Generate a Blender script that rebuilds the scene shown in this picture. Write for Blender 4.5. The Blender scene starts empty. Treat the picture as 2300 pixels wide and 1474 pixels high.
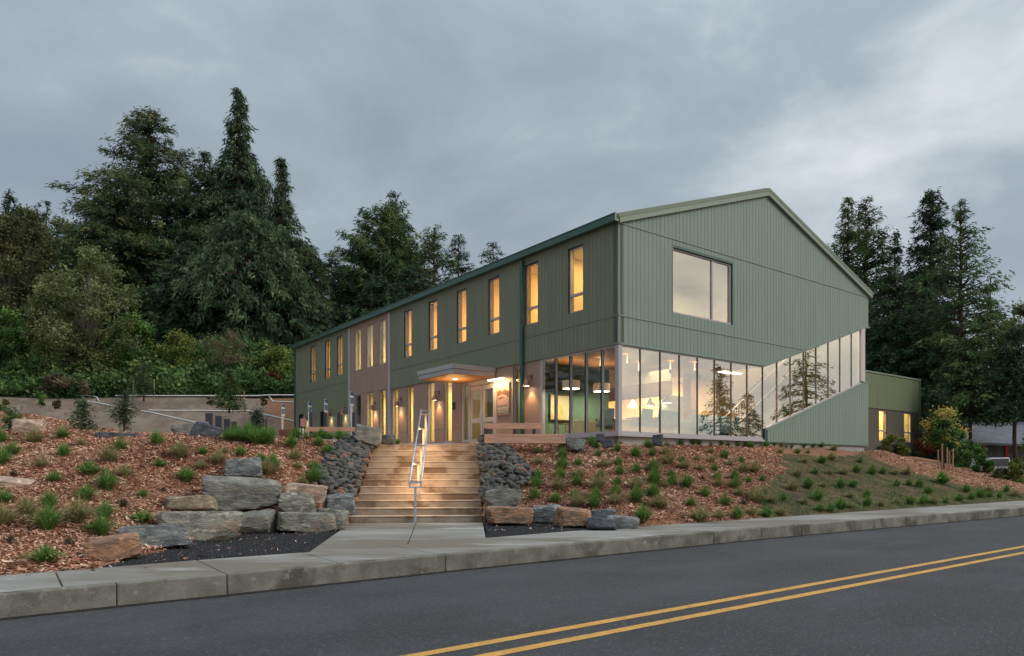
import bpy, bmesh, math, random
import numpy as np
from mathutils import Vector, Matrix, noise
R = math.radians
C = bpy.context.scene.collection
SC = bpy.context.scene

# ------------------------------------------------------------------ camera, sky, sun, exposure
H, F, CX, HY = 1.42, 1559.0, 1150.0, 1052.0          # eye height, focal length in photo pixels, principal column, horizon row
cam = bpy.data.cameras.new('camera'); camo = bpy.data.objects.new('camera', cam); C.objects.link(camo)
camo.location = (0, 0, H); camo.rotation_euler = (R(90), 0, 0)
cam.sensor_fit = 'HORIZONTAL'; cam.sensor_width = 36; cam.lens = 36*F/2300
cam.shift_y = (HY-737)/2300; cam.clip_end = 3000; cam.clip_start = .05
SC.camera = camo

SUN_AZ = R(104)      # clockwise from +Y: the bright side of the sky is to the right
world = bpy.data.worlds.new('World'); SC.world = world; world.use_nodes = True
nt = world.node_tree; nt.nodes.clear()
def wn(t, **k):
    n = nt.nodes.new(t)
    for a, b in k.items(): setattr(n, a, b)
    return n
def wl(a, b): nt.links.new(a, b)
def wmath(op, a, b=None, c=None):
    n = wn('ShaderNodeMath', operation=op)
    for i, v in enumerate((a, b, c)):
        if v is None: continue
        if isinstance(v, (int, float)): n.inputs[i].default_value = v
        else: wl(v, n.inputs[i])
    return n.outputs[0]
def wmix(f, a, b, bt='MIX'):
    n = wn('ShaderNodeMix', data_type='RGBA', blend_type=bt)
    for i, v in ((0, f), (6, a), (7, b)):
        if isinstance(v, (int, float)): n.inputs[i].default_value = v
        elif isinstance(v, tuple): n.inputs[i].default_value = (*v, 1)
        else: wl(v, n.inputs[i])
    return n.outputs[2]
wout = wn('ShaderNodeOutputWorld'); wbg = wn('ShaderNodeBackground')
wl(wbg.outputs[0], wout.inputs[0])
sky = wn('ShaderNodeTexSky', sky_type='NISHITA'); sky.sun_disc = False
sky.sun_elevation = R(36); sky.sun_rotation = SUN_AZ
wbg.inputs[1].default_value = 0.1
tc = wn('ShaderNodeTexCoord'); sp = wn('ShaderNodeSeparateXYZ'); wl(tc.outputs['Generated'], sp.inputs[0])
X_, Y_, Z_ = sp.outputs
zc = wmath('ADD', wmath('MAXIMUM', Z_, 0.0), .38)
cb = wn('ShaderNodeCombineXYZ'); wl(wmath('DIVIDE', X_, zc), cb.inputs[0]); wl(wmath('DIVIDE', Y_, zc), cb.inputs[1])
def wnoise(scale, detail, rough, dist=0., off=0.):
    n = wn('ShaderNodeTexNoise'); n.inputs['Scale'].default_value = scale; n.inputs['Detail'].default_value = detail
    n.inputs['Roughness'].default_value = rough; n.inputs['Distortion'].default_value = dist
    m = wn('ShaderNodeMapping'); m.inputs['Location'].default_value = (off, off*.7, off*.3); m.inputs['Scale'].default_value = (1, .85, 1)
    wl(cb.outputs[0], m.inputs[0]); wl(m.outputs[0], n.inputs[0]); return n.outputs[0]
bn = wn('ShaderNodeTexNoise'); bn.inputs['Scale'].default_value = 2.6; bn.inputs['Detail'].default_value = 7; bn.inputs['Roughness'].default_value = .56; bn.inputs['Distortion'].default_value = .35
bm_ = wn('ShaderNodeMapping'); bm_.inputs['Scale'].default_value = (1, 1, 2.0); bm_.inputs['Location'].default_value = (3.4, 1.2, .6); wl(tc.outputs['Generated'], bm_.inputs[0]); wl(bm_.outputs[0], bn.inputs[0]); big = bn.outputs[0]; med = wnoise(2.3, 6, .56, .5, 7.7)
cl = wmath('ADD', wmath('MULTIPLY', big, .80), wmath('MULTIPLY', med, .24))
fine = wnoise(6.5, 5, .6, .6, 1.3)
cl = wmath('ADD', cl, wmath('MULTIPLY_ADD', fine, .10, -.05))
cl = wmath('ADD', cl, wmath('MULTIPLY_ADD', X_, .09, -.035))
ramp = wn('ShaderNodeValToRGB'); wl(cl, ramp.inputs[0])
e = ramp.color_ramp.elements
e[0].position = .30; e[0].color = (.185, .222, .258, 1)
e[1].position = .74; e[1].color = (.50, .525, .55, 1)
e2 = e.new(.47); e2.color = (.240, .285, .318, 1)
e3 = e.new(.58); e3.color = (.345, .385, .415, 1)
lav = wmath('MULTIPLY', wmath('POWER', wmath('SUBTRACT', 1.0, wmath('MAXIMUM', Z_, 0.0)), 5.0), .55)
col = wmix(lav, ramp.outputs[0], wmix(.55, ramp.outputs[0], (.36, .37, .45)))
# the low sun behind thin cloud on the right: a broad warm brightening towards the horizon there
dd = wn('ShaderNodeVectorMath', operation='DOT_PRODUCT'); wl(tc.outputs['Generated'], dd.inputs[0])
dd.inputs[1].default_value = (math.sin(SUN_AZ), math.cos(SUN_AZ), 0.05)
g = wmath('POWER', wmath('MAXIMUM', dd.outputs['Value'], 0.0), 4.5)
g = wmath('MULTIPLY', g, wmath('POWER', wmath('SUBTRACT', 1.0, wmath('MAXIMUM', Z_, 0.0)), 1.6))
glow = wmix(wmath('MINIMUM', wmath('MAXIMUM', wmath('MULTIPLY_ADD', wmath('ADD', med, big), 3.2, -2.75), 0.0), 1.0), (.50, .48, .45), (1.25, 1.04, .74))
col = wmix(wmath('MINIMUM', g, 1.0), col, glow)
ovc = wmath('ADD', 1.0, wmath('MULTIPLY', wmath('POWER', wmath('MAXIMUM', Z_, 0.0), 4.0), 2.2))
ov = wn('ShaderNodeVectorMath', operation='SCALE'); wl(col, ov.inputs[0]); wl(ovc, ov.inputs['Scale']); col = ov.outputs[0]
sc10 = wn('ShaderNodeVectorMath', operation='SCALE'); wl(col, sc10.inputs[0]); sc10.inputs['Scale'].default_value = 10.0
tot = wmix(.06, sc10.outputs[0], sky.outputs[0])
wl(tot, wbg.inputs[0])

sl = bpy.data.lights.new('sun', 'SUN'); sl.energy = .9; sl.angle = R(22); sl.color = (1, .93, .84)
so = bpy.data.objects.new('sun', sl); C.objects.link(so)
sd = Vector((math.sin(SUN_AZ)*math.cos(R(36)), math.cos(SUN_AZ)*math.cos(R(36)), math.sin(R(36))))
so.rotation_euler = sd.to_track_quat('Z', 'Y').to_euler()
SC.view_settings.view_transform = 'Standard'; SC.view_settings.look = 'None'
SC.view_settings.exposure = 0.62; SC.view_settings.gamma = 1.0; SC.view_settings.use_curve_mapping = False
SC.render.engine = 'CYCLES'
SC.cycles.max_bounces = 7; SC.cycles.transparent_max_bounces = 16; SC.cycles.diffuse_bounces = 4
SC.cycles.use_denoising = True; SC.cycles.sample_clamp_indirect = 6; SC.cycles.caustics_reflective = False

# ------------------------------------------------------------------ helpers
rng = np.random.default_rng(7); random.seed(5)
CO = Vector((3.373, 22.0, 0.0))                     # the corner of the building
def LW(u, v, z=0.0): return Vector((CO.x+.8*u-.6*v, CO.y+.6*u+.8*v, z))
def WL(x, y): dx, dy = x-CO.x, y-CO.y; return .8*dx+.6*dy, -.6*dx+.8*dy
def PT(px, py, Y): return ((px-CX)/F*Y, Y, H+(HY-py)/F*Y)
def tag(o, label=None, cat=None, group=None, kind=None):
    if label: o['label'] = label
    if cat: o['category'] = cat
    if group: o['group'] = group
    if kind: o['kind'] = kind
    return o
def empty(name, loc=(0, 0, 0), rz=0, label=None, cat=None, group=None):
    o = bpy.data.objects.new(name, None); C.objects.link(o); o.location = loc; o.rotation_euler = (0, 0, rz)
    o.empty_display_size = .1
    return tag(o, label, cat, group)
def link(name, me, mat=None, parent=None, loc=None, rot=None, smooth=False):
    o = bpy.data.objects.new(name, me); C.objects.link(o)
    if mat is not None and len(me.materials) == 0:
        for m in (mat if isinstance(mat, (list, tuple)) else [mat]): me.materials.append(m)
    if parent: o.parent = parent
    if loc is not None: o.location = loc
    if rot is not None: o.rotation_euler = rot
    if smooth: me.polygons.foreach_set('use_smooth', [True]*len(me.polygons))
    return o
class MB:
    def __init__(s): s.v = []; s.f = []; s.m = []
    def add(s, vs, fs, m=0):
        b = len(s.v); s.v += [tuple(v) for v in vs]; s.f += [tuple(i+b for i in f) for f in fs]; s.m += [m]*len(fs)
    def box(s, x0, x1, y0, y1, z0, z1, m=0, M=None):
        v = [(x0,y0,z0),(x1,y0,z0),(x1,y1,z0),(x0,y1,z0),(x0,y0,z1),(x1,y0,z1),(x1,y1,z1),(x0,y1,z1)]
        if M is not None: v = [M @ Vector(p) for p in v]
        s.add(v, [(3,2,1,0),(4,5,6,7),(0,1,5,4),(1,2,6,5),(2,3,7,6),(3,0,4,7)], m)
    def hexa(s, v, m=0): s.add(v, [(3,2,1,0),(4,5,6,7),(0,1,5,4),(1,2,6,5),(2,3,7,6),(3,0,4,7)], m)
    def prism(s, pts, ax, a0, a1, m=0):
        """pts polygon in the two remaining axes, extruded along axis ax"""
        def mk(p, a):
            q = list(p); q.insert(ax, a); return tuple(q)
        n = len(pts); vs = [mk(p, a0) for p in pts]+[mk(p, a1) for p in pts]
        s.add(vs, [tuple(range(n))[::-1], tuple(range(n, 2*n))]+[(i, (i+1) % n, (i+1) % n+n, i+n) for i in range(n)], m)
    def tube(s, pts, r, n=8, m=0, cap=True):
        pts = [Vector(p) for p in pts]; rs = r if isinstance(r, (list, tuple)) else [r]*len(pts)
        vs = []
        for i, p in enumerate(pts):
            d = (pts[min(i+1, len(pts)-1)]-pts[max(i-1, 0)]).normalized()
            a = d.orthogonal().normalized() if abs(d.z) > .9 else d.cross(Vector((0, 0, 1))).normalized()
            if abs(d.z) > .9: a = Vector((1, 0, 0)); a = (a-d*a.dot(d)).normalized()
            b = d.cross(a)
            for k in range(n):
                t = 2*math.pi*k/n; vs.append(p+(a*math.cos(t)+b*math.sin(t))*rs[i])
        fs = [(i*n+k, i*n+(k+1) % n, (i+1)*n+(k+1) % n, (i+1)*n+k) for i in range(len(pts)-1) for k in range(n)]
        if cap: fs += [tuple(range(n))[::-1], tuple((len(pts)-1)*n+k for k in range(n))]
        s.add(vs, fs, m)
    def lathe(s, prof, c=(0, 0, 0), n=20, m=0):
        vs = [(c[0]+r*math.cos(2*math.pi*k/n), c[1]+r*math.sin(2*math.pi*k/n), c[2]+z) for r, z in prof for k in range(n)]
        s.add(vs, [(i*n+k, i*n+(k+1) % n, (i+1)*n+(k+1) % n, (i+1)*n+k) for i in range(len(prof)-1) for k in range(n)], m)
    def build(s, name, mat=None, parent=None, loc=None, rot=None, bevel=0, smooth=False, seg=2):
        me = bpy.data.meshes.new(name); me.from_pydata(s.v, [], s.f); me.update()
        if isinstance(mat, (list, tuple)):
            for q in mat: me.materials.append(q)
            me.polygons.foreach_set('material_index', s.m)
        o = link(name, me, None if isinstance(mat, (list, tuple)) else mat, parent, loc, rot, smooth)
        if bevel:
            b = o.modifiers.new('bevel', 'BEVEL'); b.width = bevel; b.segments = seg; b.limit_method = 'ANGLE'
        return o
def fast_mesh(name, verts, faces, tint=None, smooth=False):
    """verts (N,3); faces (M,k) array, one k for all; tint: per-face float attribute"""
    me = bpy.data.meshes.new(name); verts = np.asarray(verts, np.float32); faces = np.asarray(faces, np.int32)
    M, k = faces.shape
    me.vertices.add(len(verts)); me.vertices.foreach_set('co', verts.ravel())
    me.loops.add(M*k); me.loops.foreach_set('vertex_index', faces.ravel())
    me.polygons.add(M); me.polygons.foreach_set('loop_start', np.arange(0, M*k, k, dtype=np.int32))
    me.update(calc_edges=True)
    if tint is not None:
        a = me.attributes.new('tint', 'FLOAT', 'FACE'); a.data.foreach_set('value', np.asarray(tint, np.float32))
    if smooth: me.polygons.foreach_set('use_smooth', np.ones(M, bool))
    return me
def unit(a): return a/np.maximum(np.linalg.norm(a, axis=-1, keepdims=True), 1e-9)
def kites(p, d, side, L, W, fold=None):
    """leaf kites: base p, long axis d, side axis"""
    L = np.asarray(L)[:, None]; W = np.asarray(W)[:, None]
    mid = p+d*L*.45
    if fold is not None: mid = mid+fold
    v = np.stack([p, mid+side*W*.5, p+d*L, mid-side*W*.5], 1).reshape(-1, 3)
    f = np.arange(len(v)).reshape(-1, 4)
    return v, f

# ------------------------------------------------------------------ materials
MATS = {}
def mat(name, base=(.5, .5, .5), rough=.7, spec=.35, metal=0, vary=0., vscale=3., dark=None, bump=0., bscale=40., tint=None,
        emit=None, estr=1., patch=None, pscale=1.2, pthr=.55, stretch=None, coord='Object', bdetail=5, trans=0, patch2=None, p2thr=.6, p2scale=2.5, coat=0, rotz=0.):
    if name in MATS: return MATS[name]
    m = bpy.data.materials.new(name); m.use_nodes = True; n = m.node_tree; b = n.nodes['Principled BSDF']
    b.inputs['Roughness'].default_value = rough; b.inputs['Specular IOR Level'].default_value = spec; b.inputs['Metallic'].default_value = metal
    b.inputs['Base Color'].default_value = (*base, 1)
    b.inputs['Coat Weight'].default_value = coat
    tcn = n.nodes.new('ShaderNodeTexCoord'); src = tcn.outputs[coord]
    if stretch:
        mr = n.nodes.new('ShaderNodeMapping'); mr.inputs['Rotation'].default_value = (0, 0, rotz); n.links.new(src, mr.inputs[0]); src = mr.outputs[0]
        mp = n.nodes.new('ShaderNodeMapping'); mp.inputs['Scale'].default_value = stretch; n.links.new(src, mp.inputs[0]); src = mp.outputs[0]
    def nz(sc, det=4, ro=.6, o=0):
        x = n.nodes.new('ShaderNodeTexNoise'); x.inputs['Scale'].default_value = sc; x.inputs['Detail'].default_value = det; x.inputs['Roughness'].default_value = ro
        if o:
            mp = n.nodes.new('ShaderNodeMapping'); mp.inputs['Location'].default_value = (o, o*1.3, o*.6); n.links.new(src, mp.inputs[0]); n.links.new(mp.outputs[0], x.inputs[0])
        else: n.links.new(src, x.inputs[0])
        return x.outputs[0]
    def rp(f, stops):
        r = n.nodes.new('ShaderNodeValToRGB'); n.links.new(f, r.inputs[0]); el = r.color_ramp.elements
        el[0].position, el[0].color = stops[0][0], (*stops[0][1], 1); el[1].position, el[1].color = stops[-1][0], (*stops[-1][1], 1)
        for p, c in stops[1:-1]: q = el.new(p); q.color = (*c, 1)
        return r.outputs[0]
    def mx(f, a, c, bt='MIX'):
        x = n.nodes.new('ShaderNodeMix'); x.data_type = 'RGBA'; x.blend_type = bt
        for i, v in ((0, f), (6, a), (7, c)):
            if isinstance(v, (int, float)): x.inputs[i].default_value = v
            elif isinstance(v, tuple): x.inputs[i].default_value = (*v, 1)
            else: n.links.new(v, x.inputs[i])
        return x.outputs[2]
    colr = None
    if tint:
        at = n.nodes.new('ShaderNodeAttribute'); at.attribute_name = 'tint'; at.attribute_type = 'GEOMETRY'
        colr = rp(at.outputs['Fac'], tint)
    if vary:
        lo = tuple(c*(1-vary) for c in base); hi = tuple(min(1, c*(1+vary)) for c in base)
        if dark: lo = dark
        v = rp(nz(vscale, 6), [(.32, lo), (.68, hi)])
        colr = v if colr is None else mx(1.0, colr, rp(nz(vscale, 3), [(.3, (1-vary,)*3), (.7, (1+vary,)*3)]), 'MULTIPLY')
    if patch:
        f = rp(nz(pscale, 5, .6, 4.3), [(pthr-.05, (0, 0, 0)), (pthr+.06, (1, 1, 1))])
        colr = mx(f, colr if colr is not None else tuple(base), patch)
    if patch2:
        f = rp(nz(p2scale, 6, .65, 9.1), [(p2thr-.04, (0, 0, 0)), (p2thr+.05, (1, 1, 1))])
        colr = mx(f, colr if colr is not None else tuple(base), patch2)
    if colr is not None: n.links.new(colr, b.inputs['Base Color'])
    if bump:
        bp = n.nodes.new('ShaderNodeBump'); bp.inputs['Strength'].default_value = min(1, bump); bp.inputs['Distance'].default_value = .02*max(1, bump)
        n.links.new(nz(bscale, bdetail, .6, 2.2), bp.inputs['Height']); n.links.new(bp.outputs[0], b.inputs['Normal'])
    if emit:
        b.inputs['Emission Color'].default_value = (*emit, 1); b.inputs['Emission Strength'].default_value = estr
    if trans:
        tl = n.nodes.new('ShaderNodeBsdfTranslucent'); mxs = n.nodes.new('ShaderNodeMixShader'); mxs.inputs[0].default_value = trans
        if colr is not None: n.links.new(colr, tl.inputs[0])
        else: tl.inputs[0].default_value = (*base, 1)
        out = n.nodes['Material Output']; n.links.new(b.outputs[0], mxs.inputs[1]); n.links.new(tl.outputs[0], mxs.inputs[2]); n.links.new(mxs.outputs[0], out.inputs[0])
    MATS[name] = m; return m
def glass_mat(name, refl, tintc=(.93, .95, .93)):
    m = bpy.data.materials.new(name); m.use_nodes = True; n = m.node_tree; n.nodes.clear()
    out = n.nodes.new('ShaderNodeOutputMaterial'); t = n.nodes.new('ShaderNodeBsdfTransparent'); t.inputs[0].default_value = (*tintc, 1)
    gl = n.nodes.new('ShaderNodeBsdfGlossy'); gl.inputs['Roughness'].default_value = .004; gl.inputs[0].default_value = (.97, .98, .96, 1)
    fr = n.nodes.new('ShaderNodeFresnel'); fr.inputs[0].default_value = 1.55
    ma = n.nodes.new('ShaderNodeMath'); ma.operation = 'MULTIPLY_ADD'; n.links.new(fr.outputs[0], ma.inputs[0]); ma.inputs[1].default_value = 1.6; ma.inputs[2].default_value = refl
    ma.use_clamp = True
    ge = n.nodes.new('ShaderNodeNewGeometry'); inv = n.nodes.new('ShaderNodeMath'); inv.operation = 'SUBTRACT'; inv.inputs[0].default_value = 1; n.links.new(ge.outputs['Backfacing'], inv.inputs[1])
    mb_ = n.nodes.new('ShaderNodeMath'); mb_.operation = 'MULTIPLY'; n.links.new(ma.outputs[0], mb_.inputs[0]); n.links.new(inv.outputs[0], mb_.inputs[1])
    # slight waviness of insulated glazing
    tcn = n.nodes.new('ShaderNodeTexCoord'); nz = n.nodes.new('ShaderNodeTexNoise'); nz.inputs['Scale'].default_value = .9; nz.inputs['Detail'].default_value = 1
    n.links.new(tcn.outputs['Object'], nz.inputs[0]); bp = n.nodes.new('ShaderNodeBump'); bp.inputs['Strength'].default_value = .25; bp.inputs['Distance'].default_value = .01
    n.links.new(nz.outputs[0], bp.inputs['Height']); n.links.new(bp.outputs[0], gl.inputs['Normal'])
    mx = n.nodes.new('ShaderNodeMixShader'); n.links.new(mb_.outputs[0], mx.inputs[0]); n.links.new(t.outputs[0], mx.inputs[1]); n.links.new(gl.outputs[0], mx.inputs[2])
    n.links.new(mx.outputs[0], out.inputs[0]); return m
M_glass = glass_mat('glass', .33); M_glass_clear = glass_mat('clear_glass', -.02)
M_sage = mat('sage_paint', (.215, .275, .222), .55, .3, vary=.07, vscale=1.3, stretch=(3, 3, .35), bump=.15, bscale=60)
M_moss = mat('moss_paint', (.200, .215, .145), .55, .3, vary=.07, vscale=1.0, stretch=(2, 2, .3), bump=.12, bscale=60)
M_olive = mat('olive_paint', (.170, .198, .115), .55, .3, vary=.06, vscale=1.3, stretch=(3, 3, .4))
M_brownolive = mat('brown_olive_paint', (.105, .095, .075), .6, .3, vary=.06, stretch=(3, 3, .4))
M_teal = mat('dark_green_metal', (.030, .095, .068), .35, .5, vary=.1, vscale=2)
M_rake = mat('rake_paint', (.235, .285, .215), .5, .35, vary=.05, vscale=.8)
M_roofm = mat('roof_metal', (.12, .16, .10), .35, .5, vary=.1)
M_tan = mat('tan_panel', (.36, .245, .190), .7, .25, vary=.06, vscale=1.2, stretch=(2, 2, .4), bump=.1, bscale=50)
M_frame = mat('window_frame', (.42, .39, .40), .45, .4)
M_darkframe = mat('dark_gasket', (.02, .02, .02), .5, .4)
M_canopy = mat('canopy_metal', (.40, .38, .38), .35, .5, vary=.06, vscale=1)
M_cedar = mat('cedar_soffit', (.42, .20, .08), .5, .4, vary=.35, vscale=2.5, stretch=(1, 12, 1))
M_fir = mat('fir_timber', (.60, .34, .24), .65, .3, vary=.22, vscale=1.6, stretch=(.8, 8, 8), patch=(.22, .10, .06), pscale=3.5, pthr=.70, bump=.2, bscale=30)
M_copper = mat('copper_shade', (.38, .17, .11), .35, .5, metal=.7)
M_galv = mat('galvanised', (.50, .55, .62), .35, .5, metal=.55, vary=.12, vscale=6)
M_cream = mat('cream_wall', (.78, .66, .42), .8, .2, vary=.03)
M_creamw = mat('warm_white_wall', (.80, .72, .55), .8, .2)
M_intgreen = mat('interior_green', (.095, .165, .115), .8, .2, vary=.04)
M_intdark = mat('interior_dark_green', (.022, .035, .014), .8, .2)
M_wood = mat('interior_wood', (.30, .135, .035), .5, .4, vary=.3, vscale=2, stretch=(8, 1, 8))
M_carpet = mat('carpet', (.13, .12, .10), .95, .1, vary=.2, vscale=8)
M_tealfab = mat('teal_fabric', (.10, .30, .27), .85, .2, vary=.18, vscale=9)
M_greyfab = mat('grey_green_fabric', (.30, .34, .28), .85, .2, vary=.1)
M_white = mat('white_paint', (.75, .74, .70), .5, .4)
M_blue = mat('sign_blue', (.04, .11, .24), .5, .4)
M_black = mat('black_metal', (.02, .02, .022), .5, .4)
M_dgrey = mat('dark_grey_panel', (.045, .045, .055), .5, .4, vary=.12)
M_conc = mat('sidewalk_concrete', (.275, .262, .240), .85, .25, vary=.16, vscale=.9, stretch=(.5, 1.6, 1), patch=(.19, .165, .135), pscale=.45, pthr=.52, patch2=(.37, .36, .345), p2scale=1.1, p2thr=.60, bump=.25, bscale=90, coord='Object')
M_kerb = mat('kerb_concrete', (.185, .175, .150), .9, .2, vary=.3, vscale=3, patch=(.095, .09, .075), pscale=1.6, pthr=.56, patch2=(.26, .25, .225), p2scale=9, p2thr=.62, bump=.5, bscale=60)
M_step = mat('step_concrete', (.38, .30, .225), .85, .25, vary=.25, vscale=2.2, patch=(.21, .14, .09), pscale=1.3, pthr=.53, patch2=(.45, .38, .30), p2scale=.8, p2thr=.62, bump=.25, bscale=70)
M_found = mat('foundation_concrete', (.38, .36, .34), .85, .25, vary=.1)
M_asphalt = mat('asphalt', (.058, .057, .061), .85, .35, vary=.22, vscale=.7, stretch=(.7, 1.2, 1), rotz=-.63, patch=(.047, .046, .049), pscale=.5, pthr=.54, bump=1, bscale=42, bdetail=8, patch2=(.12, .12, .122), p2scale=40, p2thr=.60)
M_yellow = mat('yellow_road_paint', (.60, .33, .085), .75, .3, vary=.16, vscale=3, patch=(.20, .14, .07), pscale=22, pthr=.64, bump=.4, bscale=120)
M_mulch = mat('mulch_ground', (.24, .12, .07), .95, .15, vary=.5, vscale=16, patch=(.34, .20, .13), pscale=24, pthr=.55, bump=1, bscale=35)
M_chip = mat('wood_chip', rough=.85, spec=.2, tint=[(0, (.16, .060, .036)), (.3, (.36, .150, .090)), (.58, (.58, .335, .225)), (1, (.78, .60, .46))], vary=.25, vscale=.6)
M_gravel = mat('black_gravel', (.022, .022, .024), .85, .3, vary=.5, vscale=60, bump=1, bscale=70)
M_stone_small = mat('gravel_stone', rough=.8, spec=.3, tint=[(0, (.012, .012, .014)), (.8, (.035, .035, .038)), (1, (.09, .09, .09))])
M_soil = mat('olive_soil', (.115, .082, .045), .95, .15, vary=.4, vscale=5, patch=(.060, .055, .030), pscale=1.4, pthr=.5, bump=.8, bscale=30)
M_tansoil = mat('bare_bank_soil', (.215, .162, .125), .95, .15, vary=.22, vscale=.8, patch=(.165, .12, .09), pscale=.5, pthr=.55, patch2=(.27, .22, .17), p2scale=2.4, p2thr=.62, bump=.8, bscale=6)
M_forestfloor = mat('forest_floor', (.022, .028, .014), .95, .1, vary=.4, vscale=.6, bump=1, bscale=2)
M_farground = mat('far_ground', (.07, .075, .045), .95, .1, vary=.3, vscale=.2)
M_lot = mat('plaza_concrete', (.34, .31, .28), .85, .25, vary=.1, vscale=.7)
M_rust = mat('red_brown_metal', (.26, .085, .06), .7, .3, vary=.15, vscale=4)
M_bark = mat('bark', (.085, .055, .042), .95, .15, vary=.35, vscale=3, stretch=(4, 4, .6), bump=.8, bscale=8)
M_redbark = mat('red_bark', (.15, .075, .055), .95, .15, vary=.35, vscale=3, stretch=(4, 4, .6), bump=.8, bscale=8)
M_palebark = mat('pale_bark', (.24, .215, .175), .9, .15, vary=.25, vscale=4)
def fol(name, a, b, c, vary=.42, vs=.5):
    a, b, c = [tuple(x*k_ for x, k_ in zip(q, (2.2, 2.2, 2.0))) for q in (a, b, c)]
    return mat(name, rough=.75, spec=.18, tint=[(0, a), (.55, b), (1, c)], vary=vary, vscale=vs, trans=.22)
F_cedar = fol('cedar_foliage', (.010, .024, .012), (.032, .060, .028), (.085, .120, .055))
F_cedarb = fol('brown_cedar_foliage', (.010, .022, .010), (.034, .054, .024), (.105, .100, .048))
F_spruce = fol('spruce_foliage', (.011, .023, .012), (.034, .056, .030), (.088, .120, .064))
F_dark = fol('dark_fir_foliage', (.007, .016, .010), (.022, .042, .023), (.060, .090, .042))
F_fir = fol('fir_foliage', (.012, .028, .012), (.040, .070, .026), (.105, .130, .050))
F_olive = fol('olive_leaves', (.030, .038, .014), (.075, .088, .036), (.150, .158, .085))
F_olived = fol('dark_olive_leaves', (.022, .026, .012), (.052, .056, .026), (.105, .098, .050))
F_green = fol('green_leaves', (.018, .042, .012), (.042, .090, .026), (.105, .165, .045))
F_ivy = fol('ivy_leaves', (.014, .032, .012), (.040, .078, .028), (.150, .175, .065), vary=.5, vs=.35)
F_brown = fol('brown_twigs', (.030, .024, .016), (.065, .052, .035), (.12, .10, .07))
F_red = fol('red_leaves', (.035, .010, .008), (.07, .018, .012), (.09, .05, .02))
F_gold = fol('gold_leaves', (.07, .11, .03), (.22, .20, .05), (.42, .22, .09), vs=1.2)
F_lime = fol('lime_leaves', (.035, .055, .015), (.08, .10, .025), (.16, .16, .045))
F_grass = fol('grass_blades', (.028, .062, .016), (.060, .125, .028), (.150, .200, .070), vary=.25, vs=2)
F_grassd = fol('dry_grass_blades', (.070, .075, .030), (.140, .130, .065), (.240, .200, .120), vary=.25, vs=2)
def rockmat(name, a, b, rust=None, rthr=.58, moss=None):
    a, b = [tuple(x*1.35 for x in q) for q in (a, b)]
    if rust: rust = tuple(x*1.15 for x in rust)
    return mat(name, a, .85, .3, vary=.3, vscale=3.2, dark=tuple(x*.8 for x in b), stretch=(1, 1, 2.2), patch=rust, pscale=1.3, pthr=rthr, patch2=moss or tuple(min(1, x*1.6) for x in a), p2scale=7, p2thr=.58, bump=2, bscale=11, bdetail=12)
K_grey = rockmat('slate_grey_rock', (.155, .160, .155), (.065, .070, .078))
K_greyg = rockmat('grey_green_rock', (.178, .172, .150), (.088, .090, .084), moss=(.24, .215, .155))
K_greytan = rockmat('grey_tan_rock', (.185, .175, .145), (.090, .088, .080), rust=(.30, .18, .105), rthr=.57)
K_rust = rockmat('rusty_rock', (.235, .125, .070), (.105, .085, .070), rust=(.085, .088, .095), rthr=.60)
K_dark = rockmat('dark_slate_rock', (.075, .078, .088), (.028, .030, .036))
K_pale = rockmat('pale_rust_rock', (.33, .235, .175), (.19, .145, .115), rust=(.105, .10, .10), rthr=.64)
K_tan = rockmat('tan_rock', (.205, .165, .115), (.105, .092, .074), rust=(.11, .115, .12), rthr=.60)
K_cob = [mat('cobble_slate', (.104, .102, .094), .8, .3, vary=.3, vscale=5, bump=.5, bscale=25),
         mat('cobble_blue', (.066, .067, .071), .8, .3, vary=.3, vscale=5, bump=.5, bscale=25),
         mat('cobble_olive', (.110, .108, .088), .8, .3, vary=.3, vscale=5, bump=.5, bscale=25),
         mat('cobble_rust', (.235, .130, .090), .8, .3, vary=.3, vscale=5, bump=.5, bscale=25)]
W1 = (1, .62, .26); W2 = (1, .80, .52)
E_bulb = mat('lamp_glow', (1, 1, 1), emit=(1, .80, .52), estr=14)
E_line = mat('linear_lamp_glow', (1, 1, 1), emit=(1, .86, .62), estr=6)
E_shade = mat('drum_shade', (.62, .50, .42), .8, .2, emit=(1, .7, .4), estr=.06)
def lamp(name, kind, loc, energy, color=W1, size=.5, size_y=None, parent=None, rot=None, spot=None, blend=.6):
    l = bpy.data.lights.new(name, kind); l.energy = energy; l.color = color
    if kind == 'AREA':
        l.size = size
        if size_y: l.shape = 'RECTANGLE'; l.size_y = size_y
    elif kind == 'SPOT': l.spot_size = spot or R(80); l.spot_blend = blend; l.shadow_soft_size = size
    else: l.shadow_soft_size = size
    o = bpy.data.objects.new(name, l); C.objects.link(o); o.location = loc
    if parent: o.parent = parent
    if rot: o.rotation_euler = rot
    return o

# ------------------------------------------------------------------ the road, the kerb and the pavement (measured lines on level ground)
def gp(px, py, z): Y = F*(H-z)/(py-HY); return np.array([(px-CX)/F*Y, Y])
kb = [(-700, 1464.5), (0, 1390), (262, 1361.5), (511, 1335.8), (1000, 1283.5), (1500, 1232.5), (1712, 1210.8), (1963, 1188.4), (2300, 1158)]
SWZ = .23
kerb_xy = np.array([gp(x, y, 0) for x, y in kb])
dirr = unit((kerb_xy[-1]-kerb_xy[-3])[None])[0]
kerb_xy = np.vstack([kerb_xy[0]-unit((kerb_xy[1]-kerb_xy[0])[None])[0]*60, kerb_xy, kerb_xy[-1]+dirr*25, kerb_xy[-1]+dirr*160])
ir = [(-700, 1338), (0, 1292), (131, 1283), (450, 1257.6), (700, 1239.5), (1092, 1208.4), (1361, 1186.8), (1500, 1178.2), (1813, 1157.2), (2300, 1124.3)]
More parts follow.
